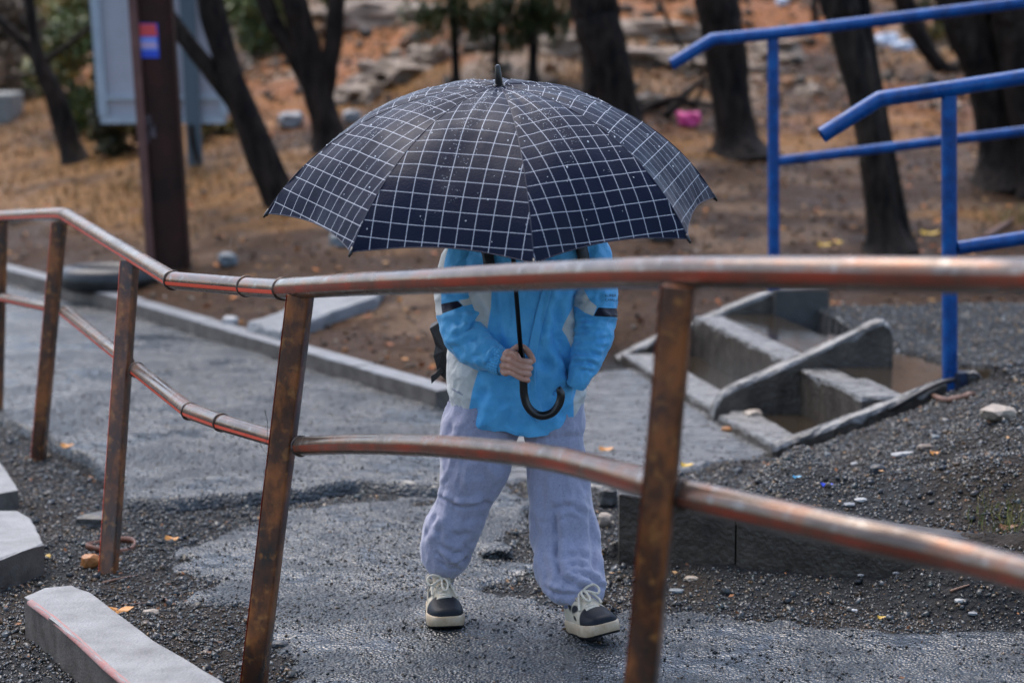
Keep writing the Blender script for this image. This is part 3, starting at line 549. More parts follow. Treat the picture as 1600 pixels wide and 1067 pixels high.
# ------------------------------------------------------------------ rusty railing
def rusty(name, dark=False):
    m = mat(name, (.030, .020, .015, 1) if dark else (.115, .082, .062, 1), (.27, .085, .020, 1) if dark else (.23, .105, .058, 1), scale=11, rough=.24 if dark else .15, rough2=.5 if dark else .34, bump=.35 if dark else .2, bscale=160, bdist=.0015, metal=.12 if dark else .55, spec=.6, stretch=(1, 1, .6) if dark else (.7, .7, 2), lo=.38, hi=.62, c3=(.085, .030, .012, 1) if dark else (.175, .125, .095, 1), detail=9)
    N = m.node_tree.nodes; L = m.node_tree.links; b = N['Principled BSDF']; tc = [n for n in N if n.type == 'TEX_COORD'][0]
    n = N.new('ShaderNodeTexNoise'); n.inputs['Scale'].default_value = 42 if dark else 30; n.inputs['Detail'].default_value = 8; L.new(tc.outputs['Object'], n.inputs['Vector'])
    cr = N.new('ShaderNodeValToRGB'); cr.color_ramp.elements[0].position = .56; cr.color_ramp.elements[0].color = G(0); cr.color_ramp.elements[1].position = .72; cr.color_ramp.elements[1].color = G(1); L.new(n.outputs['Fac'], cr.inputs[0])
    base = b.inputs['Base Color'].links[0].from_socket; mx = N.new('ShaderNodeMix'); mx.data_type = 'RGBA'; L.new(cr.outputs[0], mx.inputs[0]); L.new(base, mx.inputs[6]); mx.inputs[7].default_value = (.30, .12, .03, 1) if dark else (.26, .235, .21, 1)
    L.new(mx.outputs[2], b.inputs['Base Color']); return m
MR = rusty('rusty_pipe'); MP = rusty('rusty_post', True)
mstripe = mat('red_light_stripe', (.92, .12, .06, 1), (.86, .10, .05, 1), scale=90, rough=.4, bump=.3, bscale=200, bdist=.001)  # reflected red light painted as bright strips on pipes and posts
MR2 = mat('red_brown_pipe', (.36, .06, .030, 1), (.15, .070, .045, 1), scale=9, rough=.25, bump=.3, bscale=150, bdist=.001, metal=.2)  # red-brown strip along the front of the right-hand pipes
rail = thing('rusty_railing', 'rusty welded pipe railing with leaning posts across the foreground', 'railing', (-.45, 5.4, 0))
posts = [((1061, 447), 3.85, (1003, 1067), 1, .0255), ((470, 462), 5.4, (397, 1067), 1, .0262), ((203, 409), (6.70, 6.52), (168, 912), 0, .0228), ((93, 348), 8.15, (60, 716), 0, .0225), ((2, 346), 8.95, (-6, 660), 0, .021)]
posts.append(((2300, 420), 2.6, (2300, 1700), 1, .0255))
for (tx, ty), Y, (bx, by), ext, hw in posts:
    Y, Yb_ = Y if isinstance(Y, tuple) else (Y, Y)
    a = at(tx, ty, Y); b = at(bx, by, Yb_)
    d = (b - a).normalized(); b = a + d * ((a.z + .12) / -d.z)
    xa = Vector((1, 0, 0)); xa = (xa - d * xa.dot(d)).normalized(); ya = d.cross(xa); ang = math.radians(14); X_ = xa * math.cos(ang) + ya * math.sin(ang); Y_ = d.cross(X_)
    if Y_.y > 0: pass
    cs = []
    w_ = hw * .97; rr = .006
    for sx, sy, a0 in ((1, 1, 0), (-1, 1, 90), (-1, -1, 180), (1, -1, 270)):
        for q in range(4): t = math.radians(a0 + 30 * q); cs.append((sx * (w_ - rr) + rr * math.cos(t), sy * (w_ - rr) + rr * math.sin(t)))
    g = Geo(); n = 40; rows = []
    for i in range(n):
        p = a + (b - a) * i / (n - 1); rows.append([p + X_ * x * (1 + .012 * math.sin(i * 1.3 + k)) + Y_ * y for k, (x, y) in enumerate(cs)])
    g.grid(rows, closeu=True); m_ = len(cs); g.f.append(tuple(range(m_))); g.mi.append(0)
    po = flipfix(loc_geo(g, rail).build('post', MP, rail, smooth=True, angle=40))
    # reflected red light painted as a strip on the left corner
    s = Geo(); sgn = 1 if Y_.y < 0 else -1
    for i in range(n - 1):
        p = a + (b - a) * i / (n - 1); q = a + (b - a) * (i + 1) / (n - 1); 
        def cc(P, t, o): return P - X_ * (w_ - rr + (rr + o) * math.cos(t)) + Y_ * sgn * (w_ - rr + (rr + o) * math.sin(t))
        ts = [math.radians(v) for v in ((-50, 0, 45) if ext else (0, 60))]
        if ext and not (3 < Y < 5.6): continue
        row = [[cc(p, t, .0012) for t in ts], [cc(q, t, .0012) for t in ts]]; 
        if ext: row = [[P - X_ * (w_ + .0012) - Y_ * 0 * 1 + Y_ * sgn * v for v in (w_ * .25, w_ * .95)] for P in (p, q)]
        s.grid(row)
    if s.f: loc_geo(s, rail).build('red_light_strip', mstripe, po, smooth=False)
def pipe(nm, pts, n=28, stripe=True, mm=None, caps=True, r=None):
    """pts: (px, py, Y, radius)"""
    Q = spline([tuple(at(x, y, Y)) + (rr,) for x, y, Y, rr in pts], max(3, n)) if n > len(pts) else np.array([tuple(at(x, y, Y)) + (rr,) for x, y, Y, rr in pts])
    P = [Vector(q[:3]) for q in Q]; R = [float(q[3]) for q in Q]; g = Geo(); g.tube(P, R, 24, caps=caps)
    o = loc_geo(g, rail).build(nm, mm or MR, rail, angle=60)
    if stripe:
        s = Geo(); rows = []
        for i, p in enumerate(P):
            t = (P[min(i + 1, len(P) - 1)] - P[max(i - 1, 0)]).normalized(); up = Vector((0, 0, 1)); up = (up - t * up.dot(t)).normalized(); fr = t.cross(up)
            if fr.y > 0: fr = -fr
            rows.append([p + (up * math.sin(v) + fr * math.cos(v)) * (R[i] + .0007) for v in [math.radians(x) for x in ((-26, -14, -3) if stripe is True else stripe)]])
        s.grid(rows); loc_geo(s, rail).build('red_stripe', mstripe if stripe is True else MR2, o)  # the bright red strips imitate reflected red light by colour
    return o
def weld(px, py, Y, r, d0, d1):
    a = at(px, py, Y); t = (at(*d1) - at(*d0)).normalized(); u = Vector((0, 0, 1)); u = (u - t * u.dot(t)).normalized(); w = t.cross(u); g = Geo(); rr = random.Random(px)
    g.grid([[a + t * ((.0035 + rr.uniform(0, .002)) * math.cos(b)) + (u * math.cos(c) + w * math.sin(c)) * (r + .0005 + (.002 + rr.uniform(0, .0012)) * math.sin(b)) for b in [2 * math.pi * k / 6 for k in range(6)]] for c in [2 * math.pi * i / 26 for i in range(27)]], closeu=True)
    loc_geo(g, rail).build('weld_bead', mat('weld_metal', (.04, .03, .025, 1), (.12, .08, .06, 1), scale=80, rough=.35, metal=.4), rail)
# top rail
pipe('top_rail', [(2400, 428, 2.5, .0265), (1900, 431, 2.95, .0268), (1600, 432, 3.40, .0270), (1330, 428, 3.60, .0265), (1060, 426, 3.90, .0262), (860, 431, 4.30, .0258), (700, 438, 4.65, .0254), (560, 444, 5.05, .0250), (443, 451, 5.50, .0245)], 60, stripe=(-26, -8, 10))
pipe('top_rail', [(441, 451.5, 5.51, .0236), (386, 448, 5.72, .0236)], 2); pipe('top_rail', [(384, 447.5, 5.73, .0228), (269, 438, 6.06, .0228)], 2)
pipe('top_rail', [(270, 438, 6.05, .0225), (104, 337, 8.1, .0232)], 2); pipe('top_rail', [(106, 338, 8.09, .0232), (90, 335, 8.2, .0225), (0, 338.5, 8.95, .0212), (-200, 346, 10.4, .0212)], 12)
weld(442, 451.5, 5.505, .0246, (441, 451.5, 5.51), (386, 448, 5.72)); weld(385, 447.5, 5.725, .0236, (441, 451.5, 5.51), (386, 448, 5.72)); weld(270, 438, 6.055, .0232, (384, 447, 5.73), (240, 421, 6.5)); weld(105, 337.5, 8.1, .0236, (140, 360, 7.8), (90, 335, 8.2))
# mid rail
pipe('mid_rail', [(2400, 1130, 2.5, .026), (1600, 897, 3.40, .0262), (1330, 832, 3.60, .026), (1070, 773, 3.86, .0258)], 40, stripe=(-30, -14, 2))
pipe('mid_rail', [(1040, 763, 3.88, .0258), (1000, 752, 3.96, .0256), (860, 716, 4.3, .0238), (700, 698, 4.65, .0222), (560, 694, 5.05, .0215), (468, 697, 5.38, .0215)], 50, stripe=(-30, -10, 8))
pipe('mid_rail', [(440, 688, 5.42, .0195), (345, 660, 5.72, .0205)], 2); pipe('mid_rail', [(347, 660.5, 5.71, .0205), (296, 642, 5.96, .0210)], 2); pipe('mid_rail', [(297, 643, 5.955, .0205), (213, 577, 6.62, .0200)], 2)
pipe('mid_rail', [(200, 566, 6.68, .0185), (102, 487, 8.05, .0205)], 2); pipe('mid_rail', [(88, 483, 8.2, .018), (4, 465, 8.9, .018)], 2); pipe('mid_rail', [(-4, 463, 9.0, .018), (-200, 440, 10.4, .018)], 2)
weld(346, 660, 5.715, .0205, (347, 660.5, 5.71), (296, 642, 5.92)); weld(296.5, 642.5, 5.957, .021, (347, 660.5, 5.71), (240, 600, 6.2)); weld(470, 697, 5.37, .0215, (470, 697, 5.38), (560, 694, 5.05)); weld(1072, 773.5, 3.855, .0258, (1330, 832, 3.6), (1070, 773, 3.86)); weld(214, 578, 6.61, .0205, (297, 643, 5.91), (213, 577, 6.46))
g = Geo(); g.tube(spline([tuple(at(x, y, 5.36)) for x, y in ((413, 640), (418, 660), (416, 690), (407, 692), (413, 705), (421, 712), (417, 728), (412, 738), (417, 742))], 40), .0006, 5); loc_geo(g, rail).build('tie_wire', mat('wire', G(.02), rough=.4), rail)

# ------------------------------------------------------------------ blue handrails beside the steps
mb = mat('blue_paint', (.000, .032, .135, 1), (.000, .088, .30, 1), scale=16, rough=.25, rough2=.45, rscale=14, bump=.3, bscale=90, bdist=.0015, spec=.4, coat=0, c3=(.000, .054, .22, 1), detail=8)
mbe = mat('bare_pipe_end', G(.01), rough=.6)
def bluerail(root, p0, toppts, midpts, post_tops, rt, rm, rp, base):
    tp = [onplane(x, y, p0, EV) for x, y in toppts]; e = Vector((EV[0], EV[1], 0))
    sl = (tp[-1] - tp[-2]).normalized(); tp.append(tp[-1] + sl * 1.6)
    P = []
    for i in range(len(tp) - 1):
        P += [tp[i] + (tp[i + 1] - tp[i]) * k / 8 for k in range(8)]
    P.append(tp[-1]); g = Geo(); g.tube(P, rt, 20, caps=False); b = len(g.v)
    o = loc_geo(g, root).build('top_rail', mb, root, angle=50)
    g = Geo(); d = (tp[1] - tp[0]).normalized(); g.tube([tp[0] + d * .03, tp[0] + d * .0301], [rt * .98, rt * .98], 20); loc_geo(g, root).build('pipe_opening', mbe, o)
    mp_ = [onplane(x, y, p0, EV) for x, y in midpts]; sm = (mp_[-1] - mp_[0]).normalized(); g = Geo(); g.tube([mp_[0], mp_[-1], mp_[-1] + sm * 1.6], rm, 18); loc_geo(g, root).build('mid_rail', mb, root, angle=50)
    for i, (px, py) in enumerate(post_tops):
        a = onplane(px, py, p0, EV); bb = onplane(px + 1.5, base[1], p0, EV); g = Geo(); n = 14; g.tube([Vector((a.x, a.y, a.z - .01)) + (Vector((bb.x, bb.y, bb.z)) - a) * k / n for k in range(n + 1)], rp, 20); loc_geo(g, root).build('post', mb, root, angle=50)
    far = tp[-1] - sl * .25; g = Geo(); g.tube([far, Vector((far.x, far.y, .1))], rp, 16); loc_geo(g, root).build('post', mb, root, angle=50)
pA_ = at(1209, 455, 10.38); ra = thing('blue_handrail', 'farther blue pipe handrail behind the steps, its bent end highest in the photo', 'handrail', (pA_.x, pA_.y, .3), 'blue pipe handrails beside the steps')
bluerail(ra, (pA_.x, pA_.y), [(1049, 101), (1113, 62), (1209, 53), (1600, 4)], [(1214, 252), (1600, 205)], [(1208, 58)], .0265, .022, .0255, (0, 462))
pB_ = at(1497, 598, 8.22); rb = thing('blue_handrail', 'nearer blue pipe handrail whose post stands on the end of the step wall', 'handrail', (pB_.x, pB_.y, .26), 'blue pipe handrails beside the steps')
bluerail(rb, (pB_.x, pB_.y), [(1284, 212), (1374, 155), (1483, 139), (1600, 121)], [(1496, 388), (1600, 372)], [(1483, 145)], .0275, .025, .0270, (0, 606))
g = Geo(); b0 = onplane(1498, 590, (pB_.x, pB_.y), EV); g.tube([b0 + Vector((0, 0, -.06)), b0 + Vector((0, 0, .02))], .034, 16); loc_geo(g, rb).build('post_sleeve', mat('wet_dark_steel', (.01, .012, .018, 1), (.03, .05, .10, 1), scale=40, rough=.3), rb, angle=40)
g = Geo(); g.tube(spline([tuple(onplane(x, y, (pB_.x, pB_.y - .03), EV)) for x, y in ((1390, 640), (1440, 612), (1470, 598), (1492, 592))], 12), .008, 8); tag(g.build('bent_pipe', mat('old_steel', (.02, .02, .022, 1), (.06, .05, .045, 1), scale=30, rough=.35)), 'thin dark old pipe lying along the top of the step wall', 'pipe')
g = Geo(); p = onplane(1520, 600, (pB_.x, pB_.y - .02), EV); g.grid([[p + Vector(((.030 + .006 * math.cos(b)) * math.cos(c), .006 * math.sin(b), (.036 + .006 * math.cos(b)) * math.sin(c))) for b in [2 * math.pi * k / 8 for k in range(8)]] for c in [2 * math.pi * i / 24 for i in range(25)]], closeu=True); loc_geo(g, rb).build('base_ring', mat('old_steel', G(.02)), rb)

# ------------------------------------------------------------------ rusty steel pole with stickers, board on posts
pb = hit(255, 425); pole = thing('steel_pole', 'dark rusty steel beam pole with a red and blue sticker', 'pole', tuple(pb))
def polep(x, y): q = at(x, y, pb.y); return Vector((q.x, q.y, q.z))
t0 = polep(232, -10); b0 = polep(262, 425); d = (b0 - t0).normalized(); t0 = t0 - d * 1.9; b0 = b0 + d * .3
mdk = mat('dark_rusty_steel', (.016, .012, .009, 1), (.060, .022, .015, 1), scale=3.5, spec=.15, rough=.6, bump=.3, bscale=60); mfl = mat('pinkish_steel', (.10, .05, .04, 1), (.17, .08, .065, 1), scale=5, spec=.2, rough=.6)
def beam(nm, x0, x1, y0, y1, m):
    g = Geo(); P = []
    for p in (t0, b0): P += [p + Vector((x, y, 0)) for x, y in ((x0, y0), (x1, y0), (x1, y1), (x0, y1))]
    g.add(P, [(3, 2, 1, 0), (4, 5, 6, 7), (0, 1, 5, 4), (1, 2, 6, 5), (2, 3, 7, 6), (3, 0, 4, 7)]); return flipfix(loc_geo(g, pole).build(nm, m, pole, smooth=False, bevel=.004))
beam('web', -.055, .108, -.01, .012, mdk); beam('flange', -.10, -.056, -.05, .06, mfl); beam('flange', .109, .118, -.05, .06, mdk)
def stk(nm, x0, y0, x1, y1, m, off, par):
    g = Geo(); g.add([at(x0, y1, pb.y - off), at(x1, y1, pb.y - off), at(x1 - 3, y0, pb.y - off), at(x0 - 3, y0, pb.y - off)], [(0, 1, 2, 3)]); return loc_geo(g, pole).build(nm, m, par, smooth=False)
s_ = stk('sticker', 210, 37, 249, 91, mat('sticker_blue', (.02, .07, .55, 1), rough=.4), .014, pole)
stk('sticker_panel', 209, 38, 246, 57, mat('sticker_red', (.70, .06, .06, 1), rough=.4), .0160, pole); stk('sticker_panel', 211, 59, 247, 79, mat('sticker_pale_blue', (.22, .30, .72, 1), rough=.4), .0160, pole); stk('sticker_panel', 213, 68, 246, 74, mat('sticker_pink', (.62, .38, .50, 1), rough=.4), .0172, pole)
for x0, y0, x1, y1 in ((228, 180, 238, 200), (236, 195, 244, 215), (226, 205, 234, 224)): stk('paint_mark', x0, y0, x1, y1, mat('scratched_paint', (.12, .09, .10, 1), (.05, .03, .03, 1), scale=20), .014, pole)
bd = hit(306, 255); bY = bd.y; board = thing('notice_board', 'grey metal board seen from the back standing on thin posts', 'board', tuple(bd))
mgal = mat('galvanised', (.34, .34, .37, 1), (.42, .42, .45, 1), scale=3, rough=.5); mgf = mat('board_frame', (.30, .36, .40, 1), (.40, .46, .50, 1), scale=5, rough=.4); mgp = mat('post_teal_grey', (.07, .10, .12, 1), rough=.5)
def bq(nm, x0, y0, x1, y1, yo, th, m, sk=0): 
    g = Geo(); a = at(x0, y1, bY); b = at(x1, y0, bY); xo = sk; P = []
    for yy in (yo, yo + th): P += [(a.x, bY + yy, a.z), (b.x, bY + yy, a.z), (b.x - xo, bY + yy, b.z), (a.x - xo, bY + yy, b.z)]
    g.add(P, [(0, 1, 2, 3), (7, 6, 5, 4), (0, 4, 5, 1), (1, 5, 6, 2), (2, 6, 7, 3), (3, 7, 4, 0)]); return loc_geo(g, board).build(nm, m, board, smooth=False)
sk = .06
bq('panel', 160, -120, 350, 192, 0, .012, mgal, sk)
bq('frame_bar', 158, 182, 352, 193, -.03, .028, mgf); bq('frame_bar', 158, 150, 352, 156, -.03, .028, mgf); bq('frame_bar', 155, -120, 162, 181, -.032, .03, mgf, sk); bq('frame_bar', 345, -120, 352, 181, -.032, .03, mgf, sk)
bq('post', 296, -120, 312, 262, -.075, .04, mgp, .05); 
bh = hit(40, 235)
g = Geo(); w0 = at(-260, 200, 19); g.box((at(-60, 175, 19).x, 19, at(0, 175, 19).z), (.88, .5, .30)); tag(g.build('concrete_block', mat('pale_block', (.15, .155, .14, 1), (.22, .22, .20, 1), scale=3, rough=.7), None, False, bevel=.02), 'pale concrete block end beyond the leaning tree at the left edge', 'concrete block')

# ------------------------------------------------------------------ trees
mbk = mat('bark_dark', (.004, .0035, .0035, 1), (.034, .024, .018, 1), scale=18, spec=.12, rough=.75, bump=1.0, bscale=34, bdist=.02, stretch=(1, 1, .3))
mbk2 = mat('bark_brown', (.004, .0035, .0035, 1), (.040, .028, .020, 1), scale=14, spec=.12, rough=.7, bump=1.0, bscale=30, bdist=.02, stretch=(1, 1, .3))
def limb(root, nm, pts, Y, m, n=30, seed=0, ext=0, flare=True):
    """pts: (px, py, width px), first = lowest"""
    P = []
    for x, y, w in pts: p = at(x, y, Y); P.append((p.x, p.y, p.z, w * Y / 3778 / 2))
    if ext:
        a, b = np.array(P[-2]), np.array(P[-1]); d = (b - a); d[:3] /= np.linalg.norm(d[:3]); 
        for k in (1, 2, 3): q = b.copy(); q[:3] += d[:3] * ext * k / 3 + np.array([.04 * math.sin(seed + k), .03 * k, .02]); q[3] = b[3] * (1 - .22 * k); P.append(tuple(q))
    Q = spline(P, n); 
    if flare: Q[0, 3] *= 1.7; Q[1, 3] *= 1.3; Q[2, 3] *= 1.1
    rs = random.Random(seed); ph = [rs.uniform(0, 6) for _ in range(6)]; big = max(q[3] for q in Q) > .05; ns = 40 if big else 14; Q = spline(Q, 90) if big else Q; from mathutils import noise as mno
    def bark(i, k):
        a = k * 6.2832 / ns; z = i * .08; c, s = math.cos(a), math.sin(a); v = .06 * math.sin(2 * a + ph[0] + z * 2) + .10 * mno.noise(Vector((c * 1.2 + ph[1], s * 1.2, z)))
        return v + (.10 * (abs(mno.noise(Vector((c * 4.5 + ph[2], s * 4.5, z * 1.3)))) * 2 - .5) + .04 * mno.noise(Vector((c * 9, s * 9, z * 5 + ph[3]))) if big else .05 * math.sin(i * 2.3 + k * 2))
    g = Geo(); g.tube([q[:3] for q in Q], [max(.003, q[3]) for q in Q], ns, dis=bark)
    return loc_geo(g, root).build(nm, m, root)
def twigs(root, p0, n, L, seed, m, spread=1.0):
    rs = random.Random(seed); g = Geo()
    for i in range(n):
        a = Vector(p0) + Vector((rs.uniform(-.1, .1), rs.uniform(-.1, .1), rs.uniform(-.6, .3))); d = Vector((rs.uniform(-1, 1) * spread, rs.uniform(-1, 1) * spread, rs.uniform(.3, 1.2))).normalized(); P = [a]
        for k in range(6): d = (d + Vector((rs.uniform(-.25, .25), rs.uniform(-.25, .25), rs.uniform(-.05, .25)))).normalized(); P.append(P[-1] + d * L / 6)
        g.tube(P, [.016 * (1 - k / 7.5) for k in range(7)], 6)
    loc_geo(g, root).build('branch', m, root)['kind'] = 'stuff'
def tree(base, limbs, label, m, ext=2.2, seed=1, cat='tree', nm='tree', Y=None):
    b = hit(*base); Y = Y or b.y; t = thing(nm, label, cat, (b.x, b.y, b.z))
    for i, l in enumerate(limbs):
        limb(t, 'trunk' if i == 0 else 'branch', l, Y + (.0 if i == 0 else .01 * i), m, seed=seed + i, ext=ext if l[-1][1] <= 0 else 0, flare=i == 0)
        if l[-1][1] <= 0:
            q = at(l[-1][0], l[-1][1], Y); qa = at(l[-2][0], l[-2][1], Y); dd = (q - qa).normalized(); twigs(t, q + dd * ext, 9, 1.5, seed * 7 + i, m)
    return t
tree((110, 252), [[(122, 262, 42), (106, 215, 34), (85, 150, 30), (62, 100, 26), (52, 50, 18), (44, -5, 16)], [(60, 95, 20), (30, 60, 15), (0, 32, 13), (-30, 10, 12)], [(66, 98, 11), (100, 75, 9), (140, 45, 8), (185, 22, 6), (240, 0, 5)], [(60, 112, 6), (30, 120, 5), (-10, 125, 4)]], 'forked dark little tree at the far left in front of the bushes', mbk2, seed=3)
tree((440, 318), [[(446, 345, 52), (432, 300, 50), (400, 220, 46), (368, 140, 42), (345, 70, 40), (328, -5, 38)], [(385, 182, 30), (340, 125, 28), (300, 75, 26), (262, 25, 25), (243, -8, 24)]], 'dark tree leaning left with a fork, right of the rusty pole', mbk, seed=13)
tree((520, 232), [[(522, 250, 60), (512, 200, 52), (497, 150, 46), (483, 90, 44), (470, 40, 42), (458, -5, 40)], [(500, 165, 34), (512, 110, 32), (521, 60, 28), (527, -5, 25)], [(486, 135, 30), (455, 80, 28), (428, 35, 26), (410, -8, 26)]], 'dark tree forked into three limbs above the left side of the umbrella', mbk, seed=23)
tree((965, 230), [[(968, 245, 92), (955, 160, 80), (945, 90, 76), (932, 30, 72), (924, -8, 70)]], 'thick straight dark trunk rising behind the right side of the umbrella', mbk, seed=33)
tree((1150, 240), [[(1153, 247, 78), (1147, 190, 62), (1138, 120, 60), (1128, 50, 64), (1120, -8, 66)]], 'thick dark trunk behind the bent end of the farther blue handrail', mbk, seed=43)
tree((1385, 395), [[(1387, 400, 58), (1378, 330, 50), (1362, 220, 50), (1340, 110, 52), (1318, 30, 52), (1308, -8, 52)]], 'dark trunk standing between the two blue handrail posts', mbk2, seed=53)
tree((1415, 395), [[(1418, 398, 26), (1405, 320, 20), (1385, 220, 20), (1368, 130, 22), (1354, 60, 24), (1345, -8, 26)]], 'thin dark stem close beside the trunk between the blue posts', mbk2, seed=63)
tree((1480, 112), [[(1492, 114, 26), (1470, 104, 26), (1445, 70, 28), (1425, 30, 30), (1408, -8, 30)]], 'curved thin dark trunk between the blue handrails high on the slope', mbk, seed=73)
tree((1580, 285), [[(1575, 292, 90), (1565, 210, 72), (1545, 130, 74), (1525, 60, 80), (1508, -8, 84)]], 'thick dark trunk at the right edge crossed by the blue rails', mbk, seed=83)
tree((1640, 300), [[(1640, 300, 90), (1625, 200, 84), (1605, 100, 84), (1590, 40, 78), (1580, -8, 74)]], 'dark trunk cut by the right edge of the photo', mbk, seed=87)
# thin young pines and saplings
mnd = mat('pine_needles', (.040, .065, .018, 1), (.10, .12, .035, 1), scale=4, rough=.6)
def needles(root, boughs, seed, m, n=85, L=.12):
    rs = random.Random(seed)
    for (a, b) in boughs:
        g = Geo(); a = Vector(a); b = Vector(b)
        for i in range(n):
            t = rs.random(); p = a + (b - a) * t + Vector((0, 0, -.08 * math.sin(t * 3))) + Vector((rs.gauss(0, .05), rs.gauss(0, .05), rs.gauss(0, .05)))
            for k in range(5):
                d = Vector((rs.gauss(0, 1), rs.gauss(0, 1), rs.gauss(0, .8))).normalized() * L * rs.uniform(.6, 1.2); s = d.cross(Vector((0, 0, 1))).normalized() * .008; g.add([p - s, p + s, p + d], [(0, 1, 2)])
        loc_geo(g, root).build('needles', m, root, smooth=False)['kind'] = 'stuff'
def pine(base, pts, label, seed, bough):
    t = tree(base, [pts], label, mbk, seed=seed, ext=1.6, nm='pine_tree', cat='pine tree'); b = hit(*base); rs = random.Random(seed); bs = []
    for x0, y0, x1, y1 in bough: bs.append((at(x0, y0, b.y), at(x1, y1, b.y + rs.uniform(-.4, .4))))
    for k in range(10): z = rs.uniform(0, 1.4); a = at(pts[-1][0], -10, b.y) + Vector((0, 0, z)); an = rs.uniform(0, 6.28); bs.append((a, a + Vector((math.cos(an) * .7, math.sin(an) * .7, .05))))
    needles(t, bs, seed, mnd); return t
pine((712, 140), [(714, 146, 15), (711, 80, 13), (709, 30, 13), (708, -8, 12)], 'leftmost of three thin young pines above the umbrella', 91, [(708, -6, 640, 12), (708, 6, 660, 40), (709, 10, 760, 45), (708, -10, 770, 10)])
pine((775, 125), [(776, 132, 13), (776, 80, 12), (776, 30, 11), (775, -8, 10)], 'middle one of three thin young pines behind the umbrella tip', 92, [(776, 0, 730, 30), (776, 5, 830, 55), (776, -10, 830, 12)])
pine((832, 135), [(833, 140, 17), (833, 80, 15), (832, 30, 14), (831, -8, 14)], 'rightmost of three thin young pines above the umbrella', 93, [(832, 0, 870, 35), (832, 15, 885, 20), (832, 25, 790, 60), (832, -10, 890, 0)])
tree((1082, 168), [[(1080, 172, 7), (1100, 130, 7), (1085, 100, 6), (1062, 70, 6), (1040, 25, 6), (1025, -8, 5)]], 'bare bent sapling left of the farther blue rail end', mbk2, seed=95, nm='sapling', cat='sapling', ext=.8)
tree((1274, 38), [[(1275, 45, 11), (1273, 20, 10), (1272, -8, 10)]], 'thin dark stem above the farther blue handrail', mbk, seed=96, nm='sapling', cat='sapling')
tree((305, 260), [[(308, 252, 9), (302, 225, 8), (298, 195, 8)]], 'short dark stump stem under the grey board', mbk2, seed=97, nm='sapling', cat='sapling', ext=0)
# bushes: thousands of small leaf faces in an uneven crown
mlf = mat('bush_leaves', G(.7), G(1.25), scale=5, rough=.55, attr='col')
def bush(px, py, w, h, label, pal, n, seed, Y=None, dy=.5, nm='bush'):
    rs = np.random.default_rng(seed); b = hit(px, py) if Y is None else None; Yb = Y or b.y; bz = b.z if b else hz(at(px, py, Yb).x, Yb); cx = at(px, py, Yb).x
    t = thing(nm, label, 'bush', (cx, Yb, bz)); W_ = w * Yb / 3778; H_ = h * Yb / 3778
    k = 14; C_ = np.stack([rs.uniform(-.5, .5, k) * W_, rs.uniform(-.5, .5, k) * dy, rs.uniform(.1, .95, k) * H_], -1); R_ = rs.uniform(.16, .34, k) * min(W_, H_)
    i = rs.integers(0, k, n); d = rs.normal(size=(n, 3)); d /= np.linalg.norm(d, axis=1)[:, None]; P = C_[i] + d * (R_[i] * rs.uniform(.3, 1.15, n))[:, None]; P[:, 2] = np.abs(P[:, 2])
    s = rs.uniform(.018, .045, n); a = rs.normal(size=(n, 3)); a /= np.linalg.norm(a, axis=1)[:, None]; bb = np.cross(a, rs.normal(size=(n, 3))); bb /= np.linalg.norm(bb, axis=1)[:, None]
    V = np.stack([P - a * s[:, None], P - bb * s[:, None] * .5, P + a * s[:, None], P + bb * s[:, None] * .5], 1); pal = np.array(pal); col = pal[(i + rs.integers(0, 2, n)) % len(pal)] * rs.uniform(.6, 1.3, (n, 1))
    npmesh('foliage', V.reshape(-1, 3), np.arange(4 * n).reshape(-1, 4), mlf, parent=t, cols=np.repeat(col, 4, 0), kind='stuff')
    g = Geo(); r2 = random.Random(seed)
    for q in range(9):
        e = C_[q % k]; g.tube(spline([(0, 0, -.05), tuple(e * .5 + np.array([r2.uniform(-.05, .05), 0, .02])), tuple(e)], 8), [.014 - .0014 * j for j in range(8)], 6)
    g.build('stem', mbk2, t); return t
gr_ = [(.09, .13, .03), (.14, .16, .04), (.06, .09, .025), (.20, .17, .05)]; ye_ = [(.30, .20, .04), (.13, .11, .03), (.26, .17, .04), (.09, .09, .025)]; dk_ = [(.10, .07, .045), (.07, .055, .035), (.14, .09, .05)]
bush(128, 205, 120, 175, 'yellow green bush between the forked little tree and the grey board', gr_ + ye_[:2], 7000, 1)
bush(200, 240, 110, 75, 'dark olive and yellow bush under the grey board', [(.03, .035, .015), (.06, .05, .02), (.15, .11, .03)], 4200, 2)
bush(30, 150, 150, 150, 'bare brownish brush at the top left corner', dk_ + [(.22, .15, .09)], 5000, 3)
bush(400, 95, 110, 130, 'green bush between the leaning tree and the three limbed tree', gr_, 6000, 4)
bush(160, 60, 160, 110, 'tall olive brush high on the slope behind the grey board', ye_[:2] + gr_[:2], 6000, 5)
bush(540, 15, 60, 60, 'small green bush at the top edge right of the three limbed tree', gr_, 2500, 6)
bush(1455, 60, 90, 60, 'straw coloured brush between the trunks at upper right', ye_ + dk_, 2500, 7)
bush(330, 215, 70, 40, 'low yellow weeds below the right end of the grey board', ye_, 1500, 8, nm='weeds')
